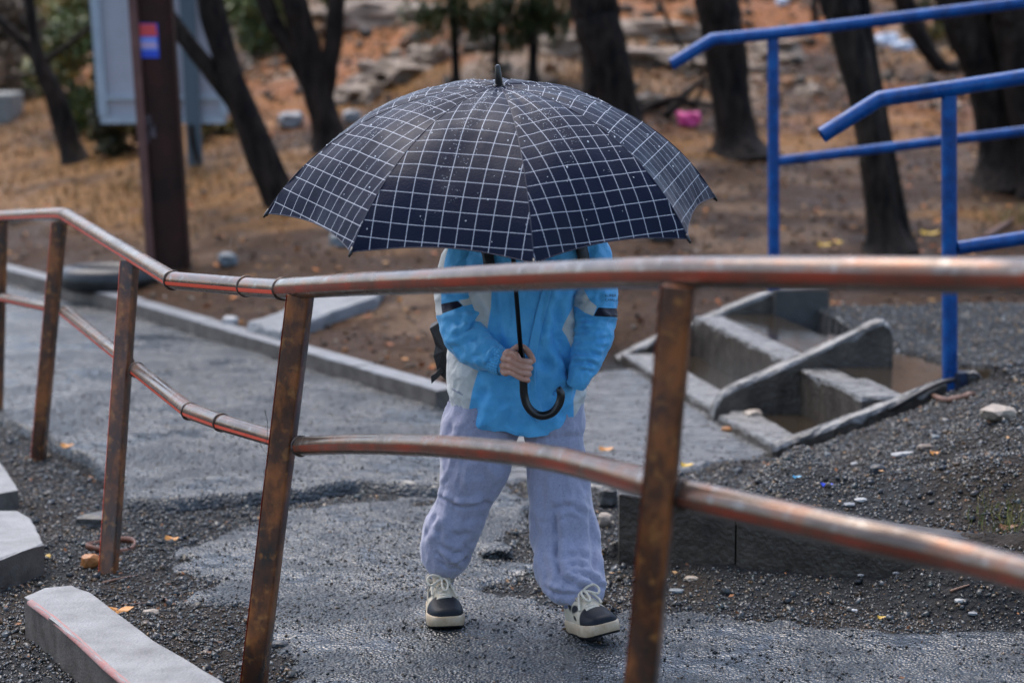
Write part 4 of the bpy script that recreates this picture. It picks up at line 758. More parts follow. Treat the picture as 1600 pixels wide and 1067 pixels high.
# ------------------------------------------------------------------ litter on the hillside
mpk = mat('pink_plastic', (.75, .07, .28, 1), (.60, .05, .22, 1), scale=10, rough=.35, bump=.6, bscale=30)
lump('plastic_bag', tuple(hit(1076, 199) + Vector((0, 0, .05))), (.16, .10, .12), mpk, 'bright pink plastic bag lying on the slope by a dark trunk', 'plastic bag', seed=61, amp=.5, sub=3)
lump('plastic_bag', tuple(hit(1385, 70) + Vector((0, 0, .04))), (.22, .15, .12), mat('white_plastic', (.55, .62, .72, 1), rough=.35), 'pale bluish plastic bag between the blue handrails high on the slope', 'plastic bag', seed=62, amp=.5, sub=3)
lump('plastic_bag', tuple(hit(1412, 78) + Vector((0, 0, .03))), (.24, .15, .08), mat('white_plastic', (.55, .62, .72, 1), rough=.35), 'flatter pale bluish plastic bag right beside the other one on the slope', 'plastic bag', seed=63, amp=.5, sub=3)
lump('plastic_bag', tuple(hit(1222, 10) + Vector((0, 0, .04))), (.12, .1, .1), mat('white_plastic', (.55, .62, .72, 1), rough=.35), 'small pale plastic scrap at the top edge above the farther handrail', 'plastic scrap', seed=64, amp=.5)
mrk = mat('hill_rock', (.11, .075, .048, 1), (.30, .225, .165, 1), scale=5, rough=.7, bump=1, bscale=12, bdist=.03)
rk = [((1040, 105), (1.5, .8, .35), 'broad beige rock shelf left of the thick trunk behind the rail end'), ((1010, 60), (1.3, .8, .35), 'upper pale rock shelf beside the thick straight trunk'), ((600, 40), (1.6, .9, .45), 'pale rock outcrop at the top edge above the umbrella left side'), ((880, 90), (.7, .5, .35), 'grey brown rock left of the thick straight trunk'),
      ((610, 130), (.8, .6, .35), 'lumpy brown rock just above the umbrella left of centre'), ((665, 105), (.6, .4, .3), 'beige rock left of the leftmost pine'), ((560, 160), (.7, .5, .25), 'dark brown rock right of the three limbed tree'), ((1215, 90), (.9, .6, .3), 'brown rock behind the post of the farther blue handrail'), ((1020, 170), (.45, .3, .22), 'white grey rock pile stone left of the pink bag'),
      ((25, 348), (.5, .3, .12), 'grey flat rock on the dirt behind the left end of the railing'), ((1480, 175), (.4, .3, .15), 'beige rock left of the right edge trunk'), ((1270, 150), (.3, .2, .15), 'small orange grey rock between the blue posts')]
for i, (p, s, l) in enumerate(rk): lump('rock', tuple(hit(*p) + Vector((0, .15, s[2] * .1))), (s[0] * .8, s[1] * .8, s[2] * .8), mrk, l, 'rock', seed=70 + i, sub=3, amp=.45, rz=.2 * i)
for i, (a, b, l) in enumerate((((1000, 175), (1130, 168), 'long dark fallen branch behind the pink bag'), ((980, 195), (1075, 150), 'pale fallen branch crossing behind the pink bag'), ((1040, 190), (1110, 120), 'thin branch leaning on the pile by the pink bag'), ((1215, 160), (1180, 185), 'short fallen branch right of the thick trunk'))):
    p = hit(*a); q = at(b[0], b[1], p.y + .2); g = Geo(); m_ = (p + q) / 2 + Vector((0, 0, .05)); g.tube(spline([tuple(p + Vector((0, 0, .03))), tuple(m_), tuple(q)], 12), [.035 - .002 * k for k in range(12)], 8, dis=lambda i, k: .15 * math.sin(i * 1.7 + k)); tag(g.build('fallen_branch', mbk2), l, 'branch')

# beige tower added out of view, only to put a warm reflection in the puddle
mbw = mat('reflection_tower_beige', (.62, .44, .32, 1), (.68, .50, .38, 1), scale=.4, rough=.8); mgl = mat('reflection_tower_glass', (.03, .04, .05, 1), rough=.1)
bl = thing('reflection_tower', 'beige tower added out of view for the warm streak it reflects in the puddle', 'added tower', (48.5, 300, 14)); g = Geo(); g.box((0, 0, 36), (8.4, 10, 84)); g.build('reflection_tower_wall', mbw, bl, False)
for fz in range(20):
    for fx in (-1.7, 1.7): g = Geo(); g.box((fx, -5.02, 4 + fz * 3), (1.1, .1, 1.5)); g.build('reflection_tower_window', mgl, bl, False)
# ------------------------------------------------------------------ person
from mathutils import noise as mn
from mathutils.bvhtree import BVHTree
def proj(P):
    P = np.asarray(P, float); r = P - np.array([0, 0, CAM_H]); f = np.array(FWD); u = np.array(UPV); d = r @ f
    return 800 + 3778 * r[..., 0] / d, 533.5 - 3778 * (r @ u) / d
pc = at(815, 1000, 6.05); person = thing('person', 'child in light blue jacket and lavender joggers walking under the checked umbrella', 'person', (pc.x, 6.05, 0))
def pl(P): return np.asarray(P) - np.array([pc.x, 6.05, 0])
def seg(px, py, x0, y0, x1, y1):
    dx, dy = x1 - x0, y1 - y0; L = math.hypot(dx, dy); t = ((px - x0) * dx + (py - y0) * dy) / (L * L); tc = np.clip(t, 0, 1)
    d = np.hypot(px - x0 - tc * dx, py - y0 - tc * dy); s = np.sign((px - x0) * dy - (py - y0) * dx); return d * s, np.clip(1.25 - np.abs(tc - .5) * 1.9, 0, 1) * np.where(np.abs(t - .5) > .5, np.exp(-((np.abs(t - .5) - .5) * L / 5) ** 2), 1)
def garment(name, V, F, mats, parent, creases=(), front=None, namp=.004, nsc=(18, 18, 9), fields=None, sag=None, centre=None, seed=0):
    V = np.array(V, float); n = len(V)
    me = bpy.data.meshes.new('tmp'); me.from_pydata([tuple(v) for v in V], [], [tuple(int(q) for q in f) for f in F]); me.update()
    N = np.zeros(n * 3, np.float32); me.vertices.foreach_get('normal', N); N = N.reshape(-1, 3).astype(float); bpy.data.meshes.remove(me)
    if centre is not None:
        if ((V - centre) * N).sum() < 0: N = -N; F = [tuple(reversed(f)) for f in F]
    px, py = proj(V); fr = np.clip(-N[:, 1] * 2.2 + .1, 0, 1); D = np.zeros(n)
    for c in creases:
        pts, w, dep = c; acc = np.zeros(n); best = np.full(n, 1e9)
        for k in range(len(pts) - 1):
            d, e = seg(px, py, *pts[k], *pts[k + 1]); m_ = np.abs(d) < best; best = np.where(m_, np.abs(d), best)
            q = (-np.exp(-(d / w / 1.25) ** 2) + .9 * np.exp(-((d - 3.0 * w) / (2.3 * w)) ** 2)); e = np.where(np.abs(d) < 9 * w, e, 0); acc = np.where(m_, q * e, acc)
        D += acc * dep * fr * (1.2 if 'trouser' in name else 1.25)
    for i in range(n):
        p = V[i]; q = Vector((p[0] * nsc[0] + seed, p[1] * nsc[1], p[2] * nsc[2])); a = mn.noise(q); b = 1 - abs(mn.noise(q * 1.7 + Vector((3, 1, 7)))) * 2.6; c3 = 1 - abs(mn.noise(q * 4.3 + Vector((9, 2, 4)))) * 2.6
        D[i] += namp * (.7 * a + .75 * b + .20 * c3 - .45)
    V = V + N * D[:, None]
    if sag: V = sag(V)
    me = bpy.data.meshes.new(name); me.from_pydata([tuple(v) for v in pl(V)], [], [tuple(int(q) for q in f) for f in F]); me.update()
    if fields:
        px, py = proj(V)
        for nm, polys in fields.items():
            s = np.full(n, -50.0)
            for P in polys: s = np.maximum(s, sdf(P, px, py))
            s = np.where(fr < -.5, -50, s); a = me.attributes.new(nm, 'FLOAT', 'POINT'); a.data.foreach_set('value', s.astype(np.float32))
    return link(name, me, mats, parent)
def fabric(name, col, col2, rough=.75, fields=(), bump=.25, bscale=400, bd=.002, sheen=.3, speck=None, scale=20, wet=None):
    m = mat(name, col, col2, scale=scale, rough=rough, bump=bump, bscale=bscale, bdist=bd, sheen=sheen, spec=.2, lo=.3, hi=.7); N = m.node_tree.nodes; L = m.node_tree.links; b = N['Principled BSDF']
    for fn, c in fields:
        a = N.new('ShaderNodeAttribute'); a.attribute_name = fn; mr = N.new('ShaderNodeMapRange'); mr.inputs['From Min'].default_value = -.4; mr.inputs['From Max'].default_value = .4; L.new(a.outputs['Fac'], mr.inputs[0])
        mx = N.new('ShaderNodeMix'); mx.data_type = 'RGBA'; L.new(mr.outputs[0], mx.inputs[0]); L.new(b.inputs['Base Color'].links[0].from_socket, mx.inputs[6]); mx.inputs[7].default_value = c; L.new(mx.outputs[2], b.inputs['Base Color'])
    if speck:
        tc = [n for n in N if n.type == 'TEX_COORD'][0]; vo = N.new('ShaderNodeTexVoronoi'); vo.inputs['Scale'].default_value = speck[0]; L.new(tc.outputs['Object'], vo.inputs['Vector'])
        lt = N.new('ShaderNodeMapRange'); lt.inputs['From Min'].default_value = speck[1]; lt.inputs['From Max'].default_value = speck[1] * 1.6; lt.inputs['To Min'].default_value = speck[2]; lt.inputs['To Max'].default_value = 1; L.new(vo.outputs['Distance'], lt.inputs[0])
        n2 = N.new('ShaderNodeTexNoise'); n2.inputs['Scale'].default_value = 7; L.new(tc.outputs['Object'], n2.inputs['Vector']); l2 = N.new('ShaderNodeMapRange'); l2.inputs['From Min'].default_value = .42; l2.inputs['From Max'].default_value = .55; L.new(n2.outputs['Fac'], l2.inputs[0])
        mx = N.new('ShaderNodeMix'); mx.data_type = 'RGBA'; mx.blend_type = 'MULTIPLY'; L.new(l2.outputs[0], mx.inputs[0]); L.new(b.inputs['Base Color'].links[0].from_socket, mx.inputs[6]); L.new(lt.outputs[0], mx.inputs[7]); L.new(mx.outputs[2], b.inputs['Base Color'])
    return m
MJ = fabric('jacket_nylon', (.085, .41, .76, 1), (.135, .51, .85, 1), rough=.45, fields=(('white', (.62, .62, .58, 1)), ('black', (.012, .011, .025, 1))), sheen=.2, bump=.8, bscale=42, bd=.006)
MPN = fabric('lavender_jersey', (.285, .285, .38, 1), (.385, .385, .49, 1), rough=.9, speck=(70, .07, .45), sheen=.5, scale=160, bump=.6, bscale=38, bd=.005)
MSK = mat('skin', (.55, .27, .18, 1), (.68, .38, .28, 1), scale=30, rough=.45, bump=.25, bscale=250, bdist=.001, sub=.15)
def rings_mesh(rows, nang=96, nrow=90, power=2.0):
    """rows: (cx, cy, cz, rx, ry) in metres, bottom to top or so; angle 0 faces the camera"""
    Q = spline(rows, nrow); A = np.linspace(0, 2 * np.pi, nang, endpoint=False); V = []
    for cx, cy, cz, rx, ry in Q:
        s, c_ = np.sin(A), np.cos(A); s = np.sign(s) * np.abs(s) ** (2 / power); c_ = np.sign(c_) * np.abs(c_) ** (2 / power); V.append(np.stack([cx + rx * s, cy - ry * c_, np.full(nang, cz)], -1))
    V = np.array(V); F = [(i * nang + j, i * nang + (j + 1) % nang, (i + 1) * nang + (j + 1) % nang, (i + 1) * nang + j) for i in range(nrow - 1) for j in range(nang)]
    return V, F
def row(py, xl, xr, Y, ry):
    a, b = at(xl, py, Y), at(xr, py, Y); return ((a.x + b.x) / 2, Y, (a.z + b.z) / 2, (b.x - a.x) / 2, ry)
WL = [(640, 436), (769, 436), (767, 480), (757, 540), (750, 570), (738, 610), (731, 650), (731, 720), (640, 720)]
WR = [(905, 436), (896, 478), (882, 505), (878, 515), (886, 527), (893, 545), (900, 570), (903, 600), (896, 625), (898, 700), (990, 700), (990, 436)]
V, F = rings_mesh([row(y, a, b, 6.08, r) for y, a, b, r in ((652, 710, 906, .118), (640, 704, 911, .124), (615, 701, 915, .130), (570, 699, 914, .134), (520, 700, 907, .135), (480, 706, 903, .130), (430, 712, 915, .124), (400, 714, 938, .115), (375, 728, 930, .100), (358, 762, 892, .080), (346, 795, 850, .060))], 170, 150, 2.25)
def hem(V):
    k = np.clip((.62 - V[:, 2]) / .09, 0, 1); fr = np.clip(-(V[:, 1] - 6.08) / .12, -1, 1); px, py = proj(V)
    V[:, 2] -= k * (.014 * fr + .016 * np.exp(-((px - 832) / 45) ** 2) * (fr > 0) - .018 * np.clip((735 - px) / 40, 0, 1) - .022 * np.clip((px - 880) / 30, 0, 1)); return V
CJ = [([(905, 588), (880, 602), (862, 618)], 2.2, .008), ([(868, 470), (874, 520), (886, 560), (897, 590)], 5, .012), ([(897, 590), (868, 575), (840, 566)], 5, .006), ([(900, 585), (872, 540), (858, 505)], 5, .007), ([(895, 600), (860, 622), (842, 642)], 6, .006), ([(905, 600), (893, 628), (880, 650)], 4, .005),
      ([(775, 440), (778, 500), (784, 540)], 4, .008), ([(795, 440), (800, 520)], 4, .006), ([(765, 600), (745, 630), (735, 655)], 5, .006), ([(800, 610), (795, 655)], 4, .004), ([(858, 440), (850, 480), (842, 530)], 4, .006), ([(880, 440), (872, 475)], 4, .006), ([(745, 605), (775, 622), (812, 628)], 6, .004), ([(710, 560), (740, 575), (752, 600)], 5, .006), ([(830, 560), (826, 620), (836, 650)], 3, .006), ([(735, 440), (746, 470), (762, 500)], 3.5, .007)]
torso = garment('jacket', V.reshape(-1, 3), F, MJ, person, CJ, namp=.006, nsc=(13, 13, 9), fields={'white': [WL, WR], 'black': []}, sag=hem, centre=np.array([pc.x, 6.08, .75]))
# hem roll
def tubeg(path, n=72, m=110, up=(0, 1, 0)):
    Q = spline(path, m); g = Geo(); g.tube([q[:3] for q in Q], [float(q[3]) for q in Q], n, caps=False, up=up); return np.array(g.v), g.f, Q
def arm(name, pts, creases, fields, seed):
    V, F, Q = tubeg([tuple(at(x, y, Y)) + (r,) for x, y, Y, r in pts]); c = Q[len(Q) // 2][:3]
    # outward test against the axis
    return garment(name, V, F, MJ, person, creases, namp=.0045, nsc=(17, 17, 17), fields=fields, centre=None, seed=seed)
CL = [([(706, 527), (727, 520), (741, 498), (758, 497)], 2.6, .009), ([(700, 500), (722, 505), (742, 500)], 3, .005), ([(698, 545), (720, 540), (748, 520)], 3.5, .006), ([(735, 560), (755, 552), (768, 540)], 3, .005), ([(760, 572), (768, 560), (772, 548)], 1.8, .005), ([(768, 576), (775, 562), (778, 548)], 1.6, .004), ([(748, 470), (756, 500), (772, 522)], 3, .006), ([(695, 460), (715, 462), (738, 458)], 3, .004), ([(715, 575), (735, 572), (750, 575)], 3, .004)]
CR = [([(903, 497), (930, 499), (964, 504)], 2.5, .008), ([(904, 514), (925, 518), (948, 517)], 2.8, .007), ([(891, 536), (908, 531), (926, 534), (950, 528)], 2.8, .006), ([(898, 553), (920, 551), (940, 556)], 2.6, .007), ([(896, 568), (915, 566), (932, 570)], 2.4, .007), ([(930, 505), (945, 510), (960, 506)], 2.5, .005), ([(935, 460), (940, 475), (930, 484)], 3, .005), ([(896, 470), (910, 472), (924, 466)], 2.2, .006), ([(905, 580), (918, 578), (926, 582)], 2, .005), ([(925, 540), (940, 545), (948, 540)], 2.5, .005)]
sl1 = arm('sleeve', [(748, 372, 6.08, .050), (728, 398, 6.07, .056), (716, 440, 6.05, .0565), (717, 485, 6.02, .057), (727, 522, 5.985, .056), (748, 546, 5.945, .050), (766, 556, 5.915, .040), (778, 563, 5.90, .0325), (786, 567, 5.89, .0285), (792, 569, 5.885, .028)], CL,
          {'black': [[(689, 475), (715, 470), (724, 478), (691, 490)]], 'white': [[(670, 380), (703, 380), (696, 402), (689, 440), (689.5, 475), (692, 492), (670, 494)], [(715.5, 469), (731, 467), (742, 452), (752, 450), (756, 462), (746, 474), (734, 476), (724, 478.5)]]}, 1)
sl2 = arm('sleeve', [(905, 372, 6.08, .050), (920, 398, 6.07, .056), (929, 440, 6.06, .056), (930, 480, 6.035, .0555), (927, 520, 6.01, .051), (919, 552, 5.985, .044), (911, 574, 5.97, .036), (905, 588, 5.962, .030), (898, 602, 5.965, .026)], CR,
          {'black': [[(934.5, 480.5), (966, 482), (968, 496), (927.5, 494)]], 'white': [[(899, 456), (911, 450), (921, 469), (933, 479), (927, 494), (913, 488), (902, 480), (896, 478)], [(960, 486), (975, 486), (975, 498), (962, 497)]]}, 2)
# draping helper: photo-plane outlines laid on a garment's real surface
DG = {}
def bvh(objs):
    V = []; F = []
    for o in objs:
        n = len(V); mw_ = np.array([v.co[:] for v in o.data.vertices]) + np.array([pc.x, 6.05, 0]); V += [Vector(v) for v in mw_]; F += [tuple(i + n for i in p.vertices) for p in o.data.polygons]
    return BVHTree.FromPolygons(V, F)
def drape(name, grid, tree_, off, m, parent, base, thick=.002):
    g = Geo(); rows = []
    for r in grid:
        rr = []
        for x, y in r:
            d = ray(x, y).normalized(); h = tree_.ray_cast(CP + d * 4, d, 4); q = h[0] if h[0] else at(x, y, 6.0); rr.append(q - d * off)
        rows.append(rr)
    g.grid(rows); g.v = [tuple(np.array(p) - base) for p in g.v]; o = g.build(name, m, parent); md = o.modifiers.new('solid', 'SOLIDIFY'); md.thickness = thick; md.offset = 0; return o
BA = bvh([torso]); BB = bvh([torso, sl1, sl2]); pbase = np.array([pc.x, 6.05, 0])
def ribbon(cl, w, n=40, k=4):
    Q = spline(cl, n); T = np.gradient(Q, axis=0); T /= np.linalg.norm(T, axis=1)[:, None]; Nn = np.stack([-T[:, 1], T[:, 0]], -1); return [[tuple(q + nn * w * (j / k - .5) * 2 * .5) for j in range(k + 1)] for q, nn in zip(Q, Nn)]
MJF = fabric('jacket_flap', (.085, .41, .76, 1), (.135, .51, .85, 1), rough=.55, bump=.2, bscale=300)
drape('zip_flap', ribbon([(857, 405), (853, 455), (842, 500), (832, 550), (829, 590), (834, 625), (845, 656)], 14, 60, 6), BA, .0035, MJF, person, pbase, .005)
drape('pocket_welt', ribbon([(866, 616), (880, 604), (895, 594), (905, 586)], 4, 24, 3), BA, .003, MJF, person, pbase, .004)
mpiping = mat('white_piping', G(.6), rough=.6)
# sleeve cuff
def cuffg(pts, r0, amp, n=100, nr=24, fr=26, nm='cuff', m=None, taper=.9):
    Q = spline([tuple(p) for p in pts], nr); g = Geo(); g.tube(Q, [r0 * (taper + (1 - taper) * math.cos(i / nr * 1.5)) for i in range(nr)], n, caps=False, dis=lambda i, k: amp * math.sin(fr * 2 * math.pi * k / n + .6 * math.sin(i * .5)) + .03 * math.sin(i * 1.3))
    g.v = [tuple(np.array(p) - pbase) for p in g.v]; return g.build(nm, m or MJF, person)
cuffg([at(774, 560.5, 5.905), at(781, 564.5, 5.895), at(788, 568, 5.888)], .0345, .05)
BS = bvh([sl1, sl2])
# printed words on the sleeve
mtxt = mat('dark_print', (.01, .02, .08, 1), rough=.5)
def words(body, x, y, sz, parent, tree_, base, m, nm='print', slant=0):
    cu = bpy.data.curves.new('t', 'FONT'); cu.body = body; cu.size = 1; cu.fill_mode = 'FRONT'; ob = bpy.data.objects.new('t', cu); COL.objects.link(ob); dg = bpy.context.evaluated_depsgraph_get(); me = bpy.data.meshes.new_from_object(ob.evaluated_get(dg)); bpy.data.objects.remove(ob)
    g = Geo(); vs = []
    for v in me.vertices:
        d = ray(x + v.co.x * sz * 1.05, y - v.co.y * sz + slant * v.co.x * sz).normalized(); h = tree_.ray_cast(CP + d * 4, d, 4); q = h[0] if h[0] else at(x, y, 6); vs.append(tuple(np.array(q - d * .0012) - base))
    g.add(vs, [tuple(p.vertices) for p in me.polygons]); return g.build(nm, m, parent, smooth=False)
words('SUPER', 945, 464, 6.2, sl2, BS, pbase, mtxt); words('CHALL', 945, 470.5, 6.2, sl2, BS, pbase, mtxt)
words('aeroflex', 706, 609, 5, torso, BA, pbase, mat('blue_print', (.08, .12, .3, 1)), slant=.55)
# trousers
def leg(rows, creases, seed, nm='trouser_leg'):
    V, F = rings_mesh(rows, 130, 170, 2.1); c = np.array([rows[3][0], rows[3][1], rows[3][2]]); return garment(nm, V.reshape(-1, 3), F, MPN, person, creases, namp=.0055, nsc=(15, 15, 7), centre=None, seed=seed)
def rr(py, xl, xr, Y, ry): return row(py, xl, xr, Y, ry)
KL = [([(689, 776), (706, 788), (726, 792), (762, 784)], 2.4, .012), ([(690, 777), (694, 759), (698, 745)], 3, .006), ([(714, 744), (716, 764)], 3.5, .004), ([(684, 800), (670, 822), (660, 842)], 4, .006), ([(683, 862), (700, 880), (716, 884), (730, 872)], 2.6, .008), ([(690, 852), (706, 864), (722, 862)], 3, .006), ([(726, 850), (731, 866), (728, 884)], 3, .006), ([(684, 874), (700, 888), (720, 890)], 2.4, .006), ([(692, 700), (720, 706), (750, 700)], 5, .005), ([(706, 655), (700, 690), (696, 720)], 4, .006), ([(740, 800), (728, 820), (722, 845)], 5, .006), ([(690, 815), (686, 840)], 5, .005), ([(756, 730), (762, 760), (752, 790)], 5, .006), ([(705, 832), (720, 838), (738, 830)], 3, .004)]
KR = [([(868, 800), (870, 840), (869, 875), (876, 900), (898, 914), (926, 923)], 3.0, .012), ([(868, 796), (880, 789), (896, 791), (914, 805)], 3, .007), ([(872, 815), (888, 806), (908, 814)], 3, .004), ([(923, 800), (928, 850), (930, 900)], 3.5, .008), ([(920, 898), (932, 910), (942, 920)], 2.2, .008), ([(832, 804), (837, 820), (842, 840)], 3.5, .005), ([(828, 680), (870, 684), (913, 680)], 4, .004), ([(888, 868), (905, 862), (918, 872)], 2.5, .006), ([(890, 884), (902, 878), (916, 888)], 2.2, .006), ([(860, 922), (880, 929), (900, 928)], 2.4, .007), ([(850, 915), (862, 925), (874, 930)], 2.6, .006), ([(892, 898), (905, 893), (918, 902)], 2.2, .005), ([(840, 700), (848, 740), (846, 790)], 5, .005), ([(896, 726), (910, 745), (918, 770)], 4, .005), ([(846, 850), (850, 890), (856, 912)], 5, .005)]
legL = leg([rr(906, 670, 709, 6.045, .029), rr(900, 669, 714, 6.045, .034), rr(895, 668, 722, 6.045, .042), rr(880, 660, 732, 6.045, .056), rr(850, 657, 742, 6.045, .064), rr(815, 663, 756, 6.04, .066), rr(780, 682, 772, 6.04, .068), rr(740, 688, 794, 6.03, .074), rr(690, 686, 808, 6.05, .082), rr(655, 690, 822, 6.07, .095), rr(625, 700, 835, 6.08, .10)], KL, 5)
legR = leg([rr(949, 886, 921, 5.885, .026), rr(943, 880, 926, 5.885, .032), rr(935, 862, 940, 5.89, .048), rr(915, 842, 945, 5.91, .062), rr(880, 833, 940, 5.94, .066), rr(835, 828, 936, 5.995, .068), rr(790, 826, 926, 6.01, .070), rr(740, 825, 920, 6.03, .076), rr(690, 821, 915, 6.05, .084), rr(655, 814, 916, 6.07, .095), rr(620, 800, 912, 6.08, .10)], KR, 9)
MCF = fabric('jersey_cuff', (.15, .16, .26, 1), (.21, .22, .33, 1), rough=.9, sheen=.4, scale=120)
cuffg([at(692, 893, 6.045), at(690, 903, 6.045), at(688, 913, 6.045)], .0325, .035, n=220, fr=44, m=MCF); cuffg([at(903, 934, 5.885), at(902, 943, 5.885), at(901, 952, 5.882)], .0335, .035, n=220, fr=44, m=MCF)
msock = mat('sock', (.55, .53, .58, 1), (.68, .66, .70, 1), scale=50, rough=.9, bump=.3, bscale=300)
for P in ([(692, 902, 6.045), (690, 915, 6.045), (689, 945, 6.05)], [(901, 942, 5.885), (902, 952, 5.885), (904, 962, 5.88)]):
    g = Geo(); g.tube(spline([tuple(at(*p)) for p in P], 12), .029, 40, dis=lambda i, k: .02 * math.sin(i * 1.5)); g.v = [tuple(np.array(p) - pbase) for p in g.v]; g.build('sock', msock, person)
# shoes
MSH = fabric('shoe_leather', (.50, .43, .31, 1), (.62, .55, .42, 1), rough=.5, fields=(('dark', (.010, .013, .018, 1)),), bump=.25, bscale=150, sheen=0)
MSO = mat('shoe_sole', (.40, .27, .15, 1), (.58, .47, .33, 1), scale=22, rough=.55, bump=.2, bscale=120, bdist=.001); MOS = mat('outsole', G(.012), rough=.6); MLC = mat('lace', (.58, .50, .38, 1), (.70, .63, .50, 1), scale=200, rough=.8, bump=.5, bscale=500, bdist=.0008); MTG = mat('tongue', (.52, .40, .27, 1), (.60, .49, .35, 1), scale=40, rough=.7)
def shoe(M, seed, flip):
    sh = bpy.data.objects.new('shoe', None); COL.objects.link(sh); sh.parent = person; sh.matrix_local = Matrix.Translation(Vector(-pbase)) @ M; f_ = -1 if flip else 1
    L_ = .185; st = [(0, .022, .060), (.08, .030, .070), (.2, .034, .074), (.35, .036, .072), (.5, .040, .062), (.62, .044, .048), (.75, .046, .037), (.86, .043, .031), (.94, .036, .027), (.985, .026, .020), (1.0, .012, .008)]
    Q = spline(st, 90); na = 64; V = []; dk = []
    for s, w, h in Q:
        for k in range(na):
            a = math.pi * k / (na - 1); ca, sa = math.cos(a), math.sin(a); x = -w * math.copysign(abs(ca) ** .72, ca) * f_; z = .024 + h * abs(sa) ** .62; V.append((x, s * L_, z))
            u = a / math.pi; v = -1.0
            toe = min(s - (.64 + .10 * abs(2 * u - 1) ** 1.2 - .02), min(1 - .0, .5 - abs(u - .5) - .055) * .8 + .02) ; v = max(v, toe)
            for (es, eu, rs_, ru, tl) in ((.49, .20, .10, .075, .6), (.31, .20, .07, .085, -.4), (.52, .07, .07, .026, 0), (.14, .24, .07, .12, 0), (.49, .80, .10, .075, -.6), (.31, .80, .07, .085, .4), (.52, .93, .07, .026, 0), (.14, .76, .07, .12, 0), (.44, .36, .12, .022, .9), (.44, .64, .12, .022, -.9)):
                ds, du = s - es, (u - eu) - tl * (s - es); v = max(v, .06 * (1 - math.hypot(ds / rs_, du / ru)))
            dk.append(v * 30 if not (.40 < u < .60 and s < .66) else -5)
    F = [(i * na + k, i * na + k + 1, (i + 1) * na + k + 1, (i + 1) * na + k) for i in range(89) for k in range(na - 1)]
    me = bpy.data.meshes.new('upper'); me.from_pydata(V, [], F); at_ = me.attributes.new('dark', 'FLOAT', 'POINT'); at_.data.foreach_set('value', dk); link('upper', me, MSH, sh)
    flipfix(sh.children[-1]) if False else None
    # sole and outsole
    def outline(k, e): 
        s, w = k; return s, w + e
    for nm, z0, z1, e0, e1, m in (('sole', .004, .034, .001, .0025, MSO), ('outsole', -.001, .0045, .0, .003, MOS)):
        g = Geo(); R_ = []
        prof = [(z0, e0), (z0 + .003, e0 + .001), ((z0 + z1) / 2, e1 + .0008), (z1 - .003, e1), (z1, e1 - .0025)] if nm == 'sole' else [(z0, e0 - .002), (z0 + .001, e0), (z1, e1)]
        QQ = spline([(s, w) for s, w, h in st], 60)
        for z, e in prof:
            lo = []; 
            for s, w in QQ: lo.append((w + e, s * (L_ + 2 * e) - e, z + (.006 * max(0, (s - .8) / .2) ** 2 if z < .01 else 0)))
            ring = lo + [(-x, y, zz) for x, y, zz in reversed(lo)]; R_.append(ring)
        g.grid(R_, closeu=True); n_ = len(R_[0]); g.f.append(tuple(reversed(range(n_)))); g.mi.append(0); g.f.append(tuple(len(g.v) - n_ + k for k in range(n_))); g.mi.append(0)
        flipfix(g.build(nm, m, sh, angle=50))
    def top(s, x=0): 
        q = Q[int(min(89, max(0, s * 89)))]; return q[2] * max(0, 1 - abs(x / q[1]) ** 2.4) ** .5 + .024
    # tongue
    g = Geo(); R_ = []
    for i in range(14):
        t = i / 13; y = (.62 - .36 * t) * L_; w = .017 + .006 * t; zz = top(.62 - .36 * t) + .003 + .030 * max(0, t - .45) ** 1.2; R_.append([(x * w, y - .012 * max(0, t - .6), zz - .006 * x * x) for x in (-1, -.8, -.4, 0, .4, .8, 1)])
    g.grid(R_); o = g.build('tongue', MTG, sh); md = o.modifiers.new('s', 'SOLIDIFY'); md.thickness = .007; md = o.modifiers.new('sub', 'SUBSURF'); md.levels = md.render_levels = 1
    rs = random.Random(seed); lr = .0031
    for i, s in enumerate((.66, .615, .565, .515, .465, .42)):
        w = .022 - .0006 * i; y = s * L_; sg = 1 if i % 2 else -1; P = [(-w, y + .004 * sg, top(s, w) + .001), (-w * .75, y + .003 * sg, top(s, w * .6) + .008), (0, y, top(s) + .0100 + .0020 * i), (w * .75, y - .003 * sg, top(s, w * .6) + .008), (w, y - .004 * sg, top(s, w) + .001)]
        g = Geo(); g.tube(spline(P, 18), lr, 10); g.build('lace', MLC, sh)
    zt = top(.42) + .022; y0 = .44 * L_
    for P in ([(0, y0, zt), (.012, y0 + .004, zt + .008), (.030, y0 + .004, zt + .010), (.040, y0 + .010, zt - .001), (.032, y0 + .018, zt - .012), (.014, y0 + .012, zt - .004), (0, y0 + .002, zt)],
              [(0, y0, zt), (-.008, y0 + .008, zt - .001), (-.012, y0 + .022, zt - .010), (-.006, y0 + .036, zt - .022), (.002, y0 + .032, zt - .018), (.003, y0 + .014, zt - .004), (0, y0, zt)],
              [(0, y0, zt), (-.014, y0 + .006, zt - .006), (-.026, y0 + .022, zt - .024), (-.034, y0 + .036, zt - .040)], [(0, y0, zt), (.014, y0 + .01, zt - .004), (.028, y0 + .022, zt - .022), (.030, y0 + .034, zt - .034)]):
        g = Geo(); g.tube(spline([(x * f_, y, z) for x, y, z in P], 34), lr, 10); g.build('lace', MLC, sh)
    g = Geo(); g.box((0, y0, zt), (.010, .008, .008)); o = g.build('lace_knot', MLC, sh); md = o.modifiers.new('sub', 'SUBSURF'); md.levels = md.render_levels = 2
